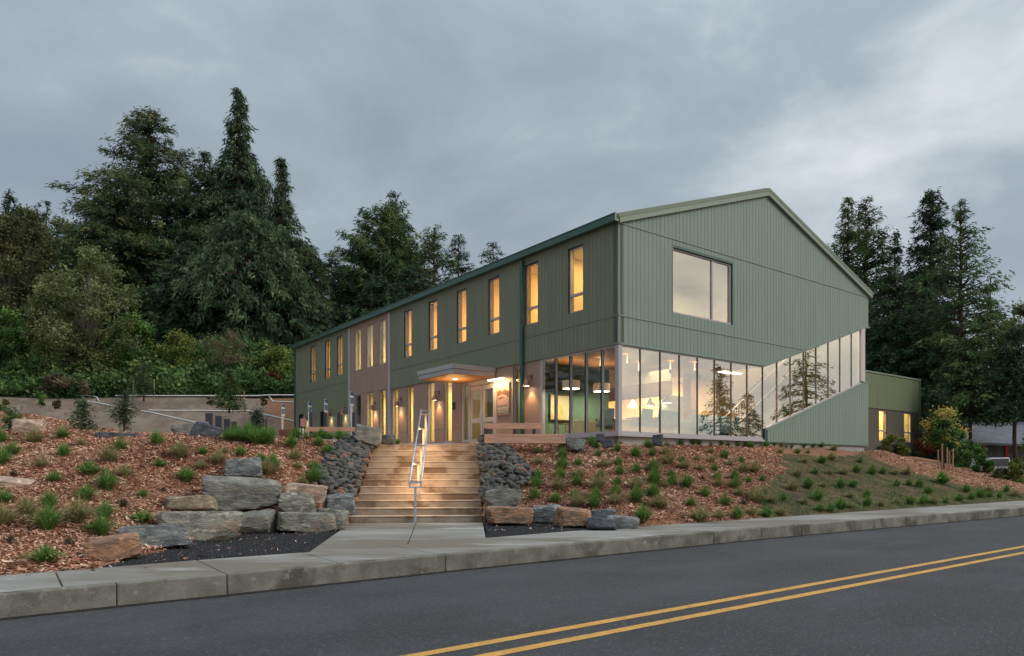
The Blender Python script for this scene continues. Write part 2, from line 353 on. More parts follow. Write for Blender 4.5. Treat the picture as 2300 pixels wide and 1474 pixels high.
inn_xy = np.array([gp(x, y, SWZ) for x, y in ir])
dirq = unit((inn_xy[-1]-inn_xy[-3])[None])[0]
inn_xy = np.vstack([inn_xy[0]-unit((inn_xy[1]-inn_xy[0])[None])[0]*60, inn_xy, inn_xy[-1]+dirr*25, inn_xy[-1]+dirr*160])
RD = np.array([.808, .589]); RN = np.array([-.589, .808])
def an(xy): xy = np.asarray(xy); return xy @ RD, xy @ RN
ka, kn = an(kerb_xy); ia, inn = an(inn_xy)
def kerb_n(a): return np.interp(a, ka, kn)
def inner_n(a): return np.interp(a, ia, inn)
def ANW(a, n): return RD*a+RN*n

def strip(name, a_vals, n0, n1, z, matr, **k):
    """flat ribbon along the road between two offsets"""
    vs = []; 
    for a in a_vals:
        p = ANW(a, n0(a)); q = ANW(a, n1(a)); vs += [(p[0], p[1], z), (q[0], q[1], z)]
    fs = [(2*i, 2*i+2, 2*i+3, 2*i+1) for i in range(len(a_vals)-1)]
    me = bpy.data.meshes.new(name); me.from_pydata(vs, [], fs); me.update(); return link(name, me, matr, **k)
AV = np.concatenate([np.arange(-70, -20, 5), np.arange(-20, 45, .5), np.arange(45, 200, 5)])
tag(strip('road', AV, lambda a: -14., lambda a: kerb_n(a)+.02, 0.0, M_asphalt), kind='structure')
# double yellow line
yl = [((1500, 1371.5), (2300, 1228)), ((1500, 1395.6), (2300, 1241.9))]
for (p0, p1) in yl:
    a0, n0 = an(gp(*p0, 0)); a1, n1 = an(gp(*p1, 0))
    aa = np.arange(-60, 160, .12)
    w = .055; j = np.array([noise.noise(Vector((a*9, n0, 0)))*.004 for a in aa]); j2 = np.array([noise.noise(Vector((a*9, n0+9, 0)))*.004 for a in aa])
    sl_ = (n1-n0)/(a1-a0)
    vs = []
    for i, a in enumerate(aa):
        c = n0+(a-a0)*sl_*1.0
        p = ANW(a, c-w+j[i]); q = ANW(a, c+w+j2[i]); vs += [(p[0], p[1], .004), (q[0], q[1], .004)]
    me = bpy.data.meshes.new('road_line'); me.from_pydata(vs, [], [(2*i, 2*i+2, 2*i+3, 2*i+1) for i in range(len(aa)-1)]); me.update()
    o = link('road_line', me, M_yellow)
    tag(o, kind='structure')
aa = np.arange(-60, 60, .07); vs = []
for a in aa:
    w = .09+.10*abs(noise.fractal(Vector((a*.8, 3, 0)), 1, 2, 5))+.03*noise.noise(Vector((a*9, 0, 0))); p = ANW(a, kerb_n(a)+.01); q = ANW(a, kerb_n(a)-max(.01, w)); vs += [(p[0], p[1], .004), (q[0], q[1], .004)]
me = bpy.data.meshes.new('gutter_dirt'); me.from_pydata(vs, [], [(2*i+1, 2*i+3, 2*i+2, 2*i) for i in range(len(aa)-1)]); me.update()
tag(link('gutter_dirt', me, mat('gutter_dirt', (.030, .026, .022), .95, .15, vary=.4, vscale=20, patch=(.06, .058, .055), pscale=30, pthr=.6)), kind='structure')
# kerb stones and pavement slabs: each slab between two joints is a piece of its own
walk = tag(empty('sidewalk'), kind='structure'); kerb = tag(empty('kerb'), kind='structure')
kj_px = [(262, 1361), (511, 1336), (1000, 1283), (1606, 1222), (1712, 1211), (1805, 1203), (1963, 1188), (2090, 1177.5), (2196, 1168), (2242, 1164)]
kj = sorted([float(an(gp(x, y, 0))[0]) for x, y in kj_px])
kj = [kj[0]-3.1*i for i in range(6, 0, -1)]+kj+[kj[-1]+3.1*i for i in range(1, 10)]
kj = [-70]+kj+[190]
KW = .16
def ribbon_block(name, a0, a1, nf, nb, z0, zt, matr, parent, bev=.012, batter=0.):
    k = max(2, int(min((a1-a0)/.8, 40))); aa = np.linspace(a0, a1, k+1); vs = []; fs = []
    for a in aa:
        f0, b0 = nf(a), nb(a)
        for (nn, z) in ((f0, z0), (f0+batter, zt), (b0, zt), (b0, z0)):
            p = ANW(a, nn); vs.append((p[0], p[1], z))
    for i in range(k):
        for q in range(4):
            r = (q+1) % 4; fs.append((i*4+q, i*4+r, (i+1)*4+r, (i+1)*4+q))
    fs += [(0, 1, 2, 3), tuple(k*4+x for x in (3, 2, 1, 0))]
    me = bpy.data.meshes.new(name); me.from_pydata(vs, [], fs); me.update()
    bm = bmesh.new(); bm.from_mesh(me); bmesh.ops.recalc_face_normals(bm, faces=bm.faces); bm.to_mesh(me); bm.free()
    o = link(name, me, matr, parent); b = o.modifiers.new('bevel', 'BEVEL'); b.width = bev; b.segments = 3; b.limit_method = 'ANGLE'; b.angle_limit = R(50); return o
for a0, a1 in zip(kj[:-1], kj[1:]):
    ribbon_block('kerb_stone', a0+.0025, a1-.0025, lambda a: kerb_n(a), lambda a: kerb_n(a)+KW, -.1, SWZ, M_kerb, kerb, .02, .015)
sj_px = [(141.5, 1320), (508, 1289.6), (766, 1266), (1000, 1249), (1320, 1219), (1560, 1199), (1712, 1186)]
sj = sorted([float(an(gp(x, y, SWZ))[0]) for x, y in sj_px])
sj = [sj[0]-1.9*i for i in range(8, 0, -1)]+sj+[sj[-1]+1.83*i for i in range(1, 26)]
sj = [-70]+sj+[190]
for a0, a1 in zip(sj[:-1], sj[1:]):
    ribbon_block('concrete_slab', a0+.006, a1-.006, lambda a: kerb_n(a)+KW+.004, lambda a: inner_n(a), -.1, SWZ+.001, M_conc, walk, .010)

# ------------------------------------------------------------------ the ground: heights interpolated through measured points
SB = np.array([-2.07, 15.1]); SD = unit(np.array([[-.072, 1.]]))[0]; SPp = np.array([SD[1], -SD[0]])   # stair foot, run direction, across
RISE, TREAD, NST, HW = .1524, .356, 12, 1.43
def stair_z(s): return SWZ+RISE*np.clip(s/TREAD+1, 0, NST)
cp = []
def cpt(px, py, Y): cp.append(PT(px, py, Y))
for a in np.arange(-40, 60, 2.5):
    p = ANW(a, inner_n(a)+.05); cp.append((p[0], p[1], .22))
for px, py, Y in [(0, 966, 17.5), (108, 970, 17.8), (300, 974, 18), (484, 977, 18.3), (600, 981, 18.5), (730, 990, 18.8), (820, 998, 19.0)]: cpt(px, py, Y)
for x, y, z in [(-20, 19, 2.5), (-30, 22, 3), (-22, 12, 1.4)]: cp.append((x, y, z))
def cz(px, Y, z): cp.append(((px-CX)/F*Y, Y, z))
for px, Y, z in [(131, 13, 1.35), (300, 13, 1.42), (0, 12, 1.15), (200, 10.2, .72), (60, 15.5, 1.9), (300, 15.5, 1.92), (450, 14.8, 1.55), (450, 16.5, 1.95), (600, 16.5, 1.85), (560, 14.6, 1.38), (640, 15, 1.30), (400, 13.3, .98), (330, 11.6, .70), (150, 9.6, .52), (250, 9.1, .28), (290, 9.7, .30), (350, 10.5, .30), (390, 10.9, .32), (450, 11.5, .34), (500, 12.1, .36), (430, 12.3, .55), (570, 13.4, .60), (660, 13.9, .60), (210, 8.6, .26), (230, 9.9, .42),
                  (700, 16.8, 1.55), (720, 15.6, 1.05), (760, 18, 1.85),
                  (545, 12.0, .24), (600, 11.3, .24), (690, 13.2, .24), (650, 12.3, .24), (500, 11, .24), (770, 14.3, .24), (430, 10.0, .24), (330, 9.1, .24), (760, 13.4, .24),
                  (1100, 14.3, .24), (1120, 13.4, .24), (1200, 14.4, .24), (1300, 14.0, .24), (1380, 13.9, .25), (1330, 14.6, .42), (1450, 14.7, .45),
                  (1130, 15.7, .72), (1130, 17, 1.32), (1120, 18.4, 1.9), (1210, 16.2, .88), (1250, 17.3, 1.32), (1200, 18.2, 1.72), (1400, 16.8, .98), (1400, 19, 1.72), (1500, 18, 1.15), (1500, 20.5, 1.85), (1300, 15.6, .66),
                  (1650, 18.5, .85), (1650, 20.5, 1.25), (1650, 23, 1.9), (1800, 19.5, .65), (1800, 23, 1.25), (1800, 26, 1.9), (2000, 22.5, .55), (2000, 26, .95), (2000, 30, 1.5), (1950, 29.5, 2.0),
                  (1090, 19.1, 2.07), (1200, 19.8, 2.1), (1300, 20.3, 2.12),
                  (900, 22, 2.12), (1000, 22, 2.12), (1000, 25, 2.28), (700, 21, 2.28), (550, 21, 2.35), (300, 21, 2.36), (100, 21, 2.42), (-100, 21, 2.5),
                  (60, 26, 3.42), (-150, 26, 3.8), (170, 25, 3.05), (270, 24.5, 2.5), (360, 25, 2.42), (400, 31, 2.45), (600, 31, 2.45), (500, 40, 2.55), (300, 40, 2.55), (100, 38, 2.8), (0, 36, 3.1), (650, 40, 2.55),
                  (-100, 44, 3.4), (0, 44, 3.0), (300, 43, 2.75), (660, 43.5, 2.75),
                  (2065, 43, 2.1), (2150, 38, 1.5), (2230, 34, .93), (2300, 31, .62), (2300, 45, .45), (2200, 60, .3), (2100, 62, .4), (2300, 80, .3), (2400, 30, .3), (2500, 26, .25), (2600, 34, .2), (1955, 44, 2.3), (1900, 62, 2.0)]: cz(px, Y, z)
for px, py, Y in [(-200, 887, 52), (0, 887, 52), (300, 887, 52), (500, 887, 52), (700, 887, 52), (0, 835, 58), (300, 825, 59), (600, 815, 60)]: cpt(px, py, Y)
for px, Y, z in [(0, 75, 15), (300, 75, 15), (600, 75, 15), (300, 110, 24), (900, 75, 12), (1150, 80, 9), (1150, 110, 12), (-400, 60, 11), (-400, 110, 26), (900, 120, 22), (2000, 120, 4)]: cz(px, Y, z)
for u, v, z in [(-.6, -.6, 2.08), (4, -.7, 2.12), (8, -.7, 2.16), (12, -.6, 2.2), (16.4, -.6, 2.2), (-1, 3, 2.28), (-1.2, 7, 2.40), (-1, 12, 2.46), (-1, 18, 2.5), (-1, 24, 2.55), (-1, 30, 2.6), (8, 8, 2.2), (8, 20, 2.3), (16, 24, 2.4), (17.5, 3, 2.25), (30, 5, 2.2), (36, 5.4, 2.05)]:
    p = LW(u, v); cp.append((p.x, p.y, z))
for s in np.arange(.2, 4.2, .5):
    for w in (HW+.12, HW+.45, -HW-.12, -HW-.45):
        p = SB+SD*s+SPp*w; cp.append((p[0], p[1], float(stair_z(s))+.02))
cp = np.array(cp)
def phi(r): return r
D = np.linalg.norm(cp[:, None, :2]-cp[None, :, :2], axis=-1)
n_ = len(cp); A = np.zeros((n_+3, n_+3)); A[:n_, :n_] = phi(D)-np.eye(n_)*.02; A[:n_, n_] = 1; A[:n_, n_+1:] = cp[:, :2]; A[n_, :n_] = 1; A[n_+1:, :n_] = cp[:, :2].T
wts = np.linalg.solve(A, np.concatenate([cp[:, 2], [0, 0, 0]]))
def hn(x, y, s=1.0):
    return (np.sin(x*1.7*s+y*.6*s)*np.cos(y*1.3*s-x*.4*s)+.5*np.sin(x*3.9*s-y*2.1*s))*.5
# outline, in photo columns, of the retaining rocks that bound the black gravel
def in_gravel(x, y, j=0):
    k = CX+F*x/np.maximum(y, .1)
    lim = np.interp(k, [210, 300, 380, 437, 500, 560, 620, 760, 800, 805, 1085, 1090, 1200, 1290, 1350, 1420, 1434], [8.55, 9.2, 10.2, 10.9, 11.7, 12.7, 13.2, 13.9, 15.0, 15.1, 15.1, 15.4, 15.3, 14.9, 14.5, 14.2, 13.8])
    dn = (x*RN[0]+y*RN[1])-inner_n(x*RD[0]+y*RD[1])
    return (k > 225) & (k < 1434) & (y < lim+j*.5) & (dn > -.3)
def height(x, y):
    x = np.asarray(x, float); y = np.asarray(y, float); sh = x.shape; x = x.ravel(); y = y.ravel(); out = np.empty(len(x))
    for i in range(0, len(x), 20000):
        X = x[i:i+20000]; Y = y[i:i+20000]
        Xc = np.clip(X, -75, 95); Yc = np.clip(Y, -5, 125)
        d = np.sqrt((Xc[:, None]-cp[:, 0])**2+(Yc[:, None]-cp[:, 1])**2)
        z = d @ wts[:n_]+wts[n_]+Xc*wts[n_+1]+Yc*wts[n_+2]
        a, n = X*RD[0]+Y*RD[1], X*RN[0]+Y*RN[1]
        dn = n-inner_n(a)
        z = z+hn(X, Y)*.035*np.clip(dn/2, 0, 1)
        z = np.maximum(z, .222); z = np.where(in_gravel(X, Y), .232+.012*hn(X, Y, 3), z)
        z = np.where(dn < 0, .05, z); z = np.where(n < kerb_n(a)+.1, -.06, z); z = np.where(n < -14.5, .02, z)
        s = (X-SB[0])*SD[0]+(Y-SB[1])*SD[1]; w = (X-SB[0])*SPp[0]+(Y-SB[1])*SPp[1]
        inst = (np.abs(w) < HW+.02) & (s > -.15) & (s < NST*TREAD-.2)
        z = np.where(inst, np.maximum(stair_z(s)-.42, .0), z)
        flr = (s < .1) & (w > -HW+np.clip(-s*.05, 0, .3)-.02) & (w < HW+.02) & (dn > -.1); z = np.where(flr, .06, z)
        u = .8*(X-CO.x)+.6*(Y-CO.y); v = -.6*(X-CO.x)+.8*(Y-CO.y)
        inb = (u > .15) & (u < 16.1) & (v > .15) & (v < 29.1); z = np.where(inb, np.minimum(z, 2.2), z)
        out[i:i+20000] = z
    return out.reshape(sh)
def hgt(x, y): return float(height(np.array([x]), np.array([y]))[0])
def ground_hit(px, py, y0=7.0, y1=48.0):
    k = (px-CX)/F; t = (HY-py)/F; Ys = np.arange(y0, y1, .05); z = height(k*Ys, Ys); ray = H+t*Ys
    hit = np.where(ray <= z+.004)[0]
    Y = Ys[hit[0]] if len(hit) else Ys[np.argmin(ray-z)]
    return k*Y, Y, hgt(k*Y, Y)
xs = np.concatenate([np.arange(-600, -80, 40), np.arange(-80, -20, 2.5), np.arange(-20, 26, .2), np.arange(26, 60, 1.0), np.arange(60, 100, 4), np.arange(100, 700, 50)])
ys = np.concatenate([np.arange(-400, -20, 40), np.arange(-20, 5, 2.5), np.arange(5, 32, .2), np.arange(32, 60, .7), np.arange(60, 130, 3), np.arange(130, 900, 60)])
GX, GY = np.meshgrid(xs, ys); GZ = height(GX, GY)
nx, ny = len(xs), len(ys)
V = np.stack([GX, GY, GZ], -1).reshape(-1, 3)
I, J = np.meshgrid(np.arange(nx-1), np.arange(ny-1)); I = I.ravel(); J = J.ravel()
quads = np.stack([J*nx+I, J*nx+I+1, (J+1)*nx+I+1, (J+1)*nx+I], 1)
fc = V[quads].mean(1); fx, fy, fz = fc.T
fa, fn = fx*RD[0]+fy*RD[1], fx*RN[0]+fy*RN[1]; fdn = fn-inner_n(fa); fk = CX+F*fx/np.maximum(fy, .1)
fs_ = (fx-SB[0])*SD[0]+(fy-SB[1])*SD[1]; fw = (fx-SB[0])*SPp[0]+(fy-SB[1])*SPp[1]
fu, fv = WL(fx, fy)
jit = hn(fx, fy, 2.3)*.25
gravel = in_gravel(fx, fy, jit)
inbuild = (fu > -.0) & (fu < 16.2) & (fv > 0) & (fv < 29.3)
plaza = (~gravel) & (((fs_ > NST*TREAD-.3) & (fu < .1) & (fv > 3.2) & (fk > 830) & (fy < 40)) | ((fy > np.interp(fk, [-500, 108, 484, 730, 840], [18.0, 18.1, 18.5, 19.0, 19.2])) & (fy < np.interp(fk, [-500, 108, 484, 730, 840], [20.0, 20, 20.5, 21.5, 22])) & (fk < 840)) | ((fk > 330) & (fk < 900) & (fy > 25) & (fy < 42) & (fu < 0)))
hill = (fy > 40) & (fy <= 52) & (fu < 0) & (fx < 0)
forest = ((fy > 51.8) & ((fu < 0) | (fv > 30)) & (fx < 30)) | ((fy > 51.8) & (fx < 0))
soilb = (fx > np.interp(fy, [12, 17, 19.5, 22, 25.5, 28, 30.5], [5.9, 5.9, 7.0, 8.6, 9.9, 13.5, 16.0])+jit) & (fdn > -.3) & (fy < np.interp(fx, [6, 14, 15.5, 17, 19, 22, 26, 40], [40, 40, 28.4, 27.8, 27.4, 28.3, 30, 32])+jit)
farr = (fdn <= -.3) | (fx < -60) | (fy > 140) | (fx > 45) | ((fx > 20) & (fy > 46)) | (fy < 3)
kindf = np.zeros(len(quads), int)
kindf[soilb] = 2; kindf[plaza] = 4; kindf[hill] = 3; kindf[farr] = 6; kindf[forest] = 5; kindf[gravel & ~farr] = 1
for i, (nm, m, lb) in enumerate([('mulch_ground', M_mulch, 0), ('gravel_bed', M_gravel, 0), ('grassy_bank', M_soil, 0), ('hillside', M_tansoil, 0), ('paved_ground', M_lot, 0), ('forest_ground', M_forestfloor, 0), ('ground', M_farground, 0)]):
    q = quads[kindf == i]; uq, inv = np.unique(q.ravel(), return_inverse=True)
    if len(q) == 0: continue
    me = fast_mesh(nm, V[uq], inv.reshape(-1, 4), smooth=True); tag(link(nm, me, m), kind='structure')

# the flared walk at the foot of the stairs
def mkslab(pts, name='concrete_slab', z=SWZ+.003, m=M_conc, parent=walk):
    b = MB(); b.prism([tuple(p) for p in pts], 2, -.1, z); return b.build(name, m, parent, bevel=.006)
Lc = SB-SPp*HW; Rc = SB+SPp*HW; Mc = SB-SPp*.02
fl = gp(698, 1240.5, SWZ); fr_ = gp(1092, 1208.6, SWZ); fm = gp(912, 1221.7, SWZ)
a0_, _ = an(fl); a1_, _ = an(fr_); am_, _ = an(fm)
p_l = ANW(a0_, inner_n(a0_)+.004); p_r = ANW(a1_, inner_n(a1_)+.004); p_m = ANW(am_, inner_n(am_)+.004)
e_ = SPp*.007
mkslab([p_l, p_m-e_, Mc-e_, Lc]); mkslab([p_m+e_, p_r, Rc, Mc+e_])

# ------------------------------------------------------------------ concrete stairs and handrail
st_rot = math.atan2(SD[1], SD[0])-math.pi/2
stairs = empty('concrete_stairs', (SB[0], SB[1], 0), st_rot, 'broad concrete staircase of twelve steps between two cobble banks', 'staircase')
for i in range(NST):
    b = MB(); z1 = SWZ+RISE*(i+1); dep = TREAD if i < NST-1 else 1.3
    b.box(-HW, HW, i*TREAD+.007, i*TREAD+dep+.03, z1-RISE-.25, z1-.034); b.box(-HW-.004, HW+.004, i*TREAD, i*TREAD+dep+.03, z1-.034, z1)
    o = b.build('step', M_step, stairs, bevel=.012, seg=3)
rail = empty('handrail', (SB[0], SB[1], 0), st_rot, 'galvanised double handrail up the middle of the stairs with glowing underside', 'handrail')
slope = RISE/TREAD; RL = 4.30
def rz(s): return 1.15+slope*1.03*s
for sx in (-1, 1):
    b = MB(); x = sx*.125-.03
    b.tube([(x, -.05, rz(-.05)), (x, RL, rz(RL))], .021, 10); b.build('rail', M_galv, rail, smooth=True)
M_post = mat('lamplit_steel', (.36, .32, .26), .4, .4, metal=.2)  # upper posts: warm lamplight on the steel put into the colour
for i, s in enumerate((-.05, 1.02, 2.08, 3.15, 4.28)):
    zz = rz(s); zb = float(stair_z(s)) if s > 0 else SWZ
    b = MB()
    if i in (0, 4):
        b.box(-.17, .11, s-.02, s+.02, zz-.03, zz+.01); b.box(-.17, .11, s-.02, s+.02, zz-.13, zz-.10)
        b.box(-.17, -.135, s-.02, s+.02, zz-.10, zz-.03); b.box(.075, .11, s-.02, s+.02, zz-.10, zz-.03); zt = zz-.13
    else:
        b.box(-.155, .095, s-.018, s+.018, zz-.10, zz-.07); b.box(-.155, -.125, s-.018, s+.018, zz-.07, zz-.015); b.box(.065, .095, s-.018, s+.018, zz-.07, zz-.015); zt = zz-.10
    b.build('bracket', M_galv if i == 0 else M_post, rail)
    b = MB(); b.box(-.055, -.005, s-.02, s+.02, zb-.02, zt); b.build('post', M_galv if i == 0 else M_post, rail)
for s0, s1 in ((.15, 1.9), (2.2, 4.1)):
    sm = (s0+s1)/2
    for sx in (-1, 1):
        b = MB(); x = sx*.125-.03
        b.add([(x-.008, s0, rz(s0)-.024), (x+.008, s0, rz(s0)-.024), (x+.008, s1, rz(s1)-.024), (x-.008, s1, rz(s1)-.024)], [(0, 1, 2, 3)])
        b.build('lamp_strip', mat('strip_glow', (1, 1, 1), emit=(1, .72, .42), estr=3), rail)
    for xx in (-.155, .095): lamp('rail_lamp', 'AREA', (xx, sm, rz(sm)-.05), 10, (1, .62, .32), .03, s1-s0, rail, (math.atan(slope), 0, 0))
# ------------------------------------------------------------------ clinic building
BR = math.atan2(.6, .8)
bld = empty('clinic_building', CO, BR, 'large two storey green clinic with gabled end, lit windows and glazed corner', 'building')
Z0, ZS, ZB, ZE = 2.45, 5.39, 6.28, 9.20
WINS = [(25.78, 26.52), (23.46, 24.2), (21.66, 22.38), (13.56, 14.27), (11.2, 11.92), (8.82, 9.54), (6.46, 7.19), (4.06, 4.80), (1.65, 2.39)]
TW = [(19.18, 19.92), (17.72, 18.46), (16.26, 17.0)]
def subtract(z0, z1, cuts):
    segs = [(z0, z1)]
    for a, b in cuts:
        n = []
        for s, t in segs:
            if b <= s or a >= t: n.append((s, t)); continue
            if a > s: n.append((s, a))
            if b < t: n.append((b, t))
        segs = n
    return segs
def wall_cells(mb, lo, hi, z0, z1, holes, x0, x1, axis='v', m=0):
    """wall slab with rectangular holes; axis 'v' runs along local y (thickness in x)"""
    cuts = sorted(set([lo, hi]+[c for h in holes for c in h[:2] if lo < c < hi]))
    for a, b in zip(cuts[:-1], cuts[1:]):
        mid = (a+b)/2
        for s, t in subtract(z0, z1, [(h[2], h[3]) for h in holes if h[0] < mid < h[1]]):
            if axis == 'v': mb.box(x0, x1, a, b, s, t, m)
            else: mb.box(a, b, x0, x1, s, t, m)
# --- left facade (plane u = 0)
uh = [(a, b, 6.73, 8.95) for a, b in WINS+TW]
gh = [(15.0, 15.6, 2.60, 5.30), (13.46, 14.06, 2.60, 5.30), (11.52, 12.12, 2.60, 5.30), (10.03, 10.65, 2.60, 5.30), (4.93, 5.56, 2.60, 5.30)]
gt = [(19.2, 19.92, 2.75, 5.38), (17.74, 18.48, 2.75, 5.38), (16.27, 16.98, 2.75, 5.38)]
dh = [(21.69, 22.39, 2.3, 4.52), (23.98, 24.96, 2.3, 4.84), (27.73, 28.6, 2.3, 4.9)]
mb = MB()
wall_cells(mb, .0, 29.26, ZS, ZE+.2, uh, .06, .26)
wall_cells(mb, 15.9, 29.26, 1.9, ZS, gt+dh, .06, .26)
wall_cells(mb, 3.95, 15.9, 1.9, ZS, gh+[(6.72, 9.22, 2.3, 5.02)], .10, .26)
mb.build('wall', M_moss, bld)
# vertical board siding in moss green, grooves 10 mm
mb = MB(); bw = .19
def siding(mb, a0, a1, z0, z1, holes, x0=0., x1=.058):
    a = a0
    while a < a1-.001:
        b = min(a+bw, a1); cs = [h for h in holes if h[0] < b and h[1] > a]
        pts = sorted(set([a+.005, b-.005]+[c for h in cs for c in h[:2] if a+.005 < c < b-.005]))
        for p, q in zip(pts[:-1], pts[1:]):
            mid = (p+q)/2
            for s, t in subtract(z0, z1, [(h[2], h[3]) for h in cs if h[0] < mid < h[1]]): mb.box(x0, x1, p, q, s, t)
        a = b
siding(mb, .03, 15.68, ZS+.03, ZB-.02, []); siding(mb, .03, 15.68, ZB+.02, ZE+.05, uh)
siding(mb, 20.74, 29.2, ZB+.02, ZE+.05, uh); siding(mb, 20.74, 29.2, 2.45, ZB-.02, dh)
tag(mb.build('siding', M_moss, bld), kind='stuff')
mb = MB(); mb.box(-.016, .0, .0, 15.68, ZB-.02, ZB+.02); mb.box(-.016, .0, 20.74, 29.2, ZB-.02, ZB+.02); mb.box(-.03, .09, -.02, 15.68, ZS-.03, ZS+.03); mb.build('belt_flashing', M_moss, bld)
# tan panels
def panel(v0, v1, z0, z1, m=M_tan, x0=.03, x1=.098):
    b = MB(); b.box(x0, x1, v0+.006, v1-.006, z0+.006, z1-.006); return b.build('wall_panel', m, bld)
for a, b in [(14.06, 14.97), (12.12, 13.43), (10.65, 11.49), (9.25, 10.0), (15.6, 15.68)]:
    panel(a, b, 2.42, 3.14); panel(a, b, 3.14, ZS-.03)
panel(3.95, 4.90, 2.42, ZS-.03); panel(5.59, 6.70, 2.42, ZS-.03); panel(6.70, 9.25, 5.02, ZS-.03)
for a, b, *_ in gh: panel(a-.02, b+.02, 5.30, ZS-.03); panel(a-.02, b+.02, 2.3, 2.6, M_frame)
TB = [15.91, 16.26, 17.0, 17.72, 18.46, 19.18, 19.92, 20.5]
for i in range(len(TB)-1):
    a, b = TB[i], TB[i+1]
    if i % 2: panel(a, b, 8.95, 9.25, x0=.0, x1=.058); panel(a, b, 5.40, 6.73, x0=.0, x1=.058)
    else:
        panel(a, b, 6.73, 9.25, x0=.0, x1=.058); panel(a, b, 5.40, 6.73, x0=.0, x1=.058); panel(a, b, 2.45, 5.40, x0=.0, x1=.058)
def box_part(name, m, *a, parent=None, bevel=0):
    b = MB(); b.box(*a); return b.build(name, m, parent or bld, bevel=bevel)
for v0, v1 in ((15.69, 15.90), (20.5, 20.73)): box_part('pilaster', M_frame, -.05, .06, v0, v1, 2.4, 9.18)
box_part('downpipe', M_teal, -.13, -.012, 4.84, 4.98, 2.3, 9.15, bevel=.02)
box_part('corner_trim', M_teal, -.05, .06, 29.2, 29.36, 2.4, 9.2)
box_part('foundation', M_found, .12, .3, .15, 6.6, 1.7, 2.44); box_part('foundation', M_found, .12, .3, 9.3, 29.1, 1.7, 2.42)
# windows on the left side: frame, upper pane, lower pane
def window(a, b, z0, z1, axis='v', plane=.11, trans=None, mullions=(), fm=M_frame, gm=None, fw=.055, parent=None, deep=.07):
    mb = MB(); gm = gm or M_glass_clear
    def bx(p, q, s, t):
        if axis == 'v': mb.box(plane-.03, plane+deep, p, q, s, t)
        else: mb.box(p, q, plane-.03, plane+deep, s, t)
    bx(a+.002, a+fw, z0+.002, z1-.002); bx(b-fw, b-.002, z0+.002, z1-.002); bx(a+fw, b-fw, z0+.002, z0+fw); bx(a+fw, b-fw, z1-fw, z1-.002)
    xs_ = [a+fw]+[m for m in mullions]+[b-fw]
    for m_ in mullions: bx(m_-.03, m_+.03, z0+fw, z1-fw)
    zs_ = [z0+fw, z1-fw] if trans is None else [z0+fw, trans, z1-fw]
    if trans is not None: bx(a+fw, b-fw, trans-.045, trans+.045)
    w = mb.build('window', fm, parent or bld, bevel=.004)
    for i in range(len(xs_)-1):
        for j in range(len(zs_)-1):
            g = MB(); p, q = xs_[i]+(.03 if i else 0), xs_[i+1]-(.03 if i < len(xs_)-2 else 0)
            s, t = zs_[j]+(.045 if j else 0), zs_[j+1]-(.045 if trans is not None and j == 0 else 0)
            if axis == 'v': g.box(plane+.01, plane+.02, p, q, s, t)
            else: g.box(p, q, plane+.01, plane+.02, s, t)
            g.build('pane', gm, w)
    return w
for a, b in WINS: window(a, b, 6.73, 8.95, trans=7.34, plane=.09, fw=.05)
for a, b in TW: window(a, b, 6.73, 8.95, plane=.06, fw=.04)
for a, b, z0, z1 in gh: window(a, b, z0, z1, plane=.10, fw=.03)
for a, b, z0, z1 in gt: window(a, b, z0, z1, plane=.07, fw=.03)
mb = MB()
for a, b in WINS: mb.box(-.02, .058, a-.035, b+.02, 8.95, 8.975); mb.box(.0, .058, b, b+.02, 6.73, 8.95)
mb.build('window_flashing', M_teal, bld)
# glazed corner, left side
mb = MB(); EDG = [.15, .78, 1.54, 2.32, 3.10, 3.86]
for m_ in EDG[1:-1]: mb.box(.02, .11, m_-.035, m_+.035, 2.62, ZS-.10)
mb.box(.02, .16, 3.83, 3.95, 2.5, ZS-.03); mb.box(.02, .16, .15, 3.83, ZS-.10, ZS-.03); mb.box(.02, .16, .15, 3.83, 2.52, 2.62); mb.box(-.03, .2, -.03, 3.95, 2.44, 2.52)
cw = mb.build('window', M_frame, bld, bevel=.005)
mb = MB()
for m_ in EDG[1:-1]: mb.box(.0, .018, m_-.012, m_+.030, 2.62, ZS-.10)
mb.build('gasket', M_darkframe, cw)
for a, b in zip(EDG[:-1], EDG[1:]):
    g = MB(); g.box(.055, .067, a+.035, b-.035, 2.62, ZS-.10); g.build('pane', M_glass_clear, cw)
box_part('corner_post', M_frame, .0, .17, .0, .15, 2.52, ZS-.03, bevel=.01)
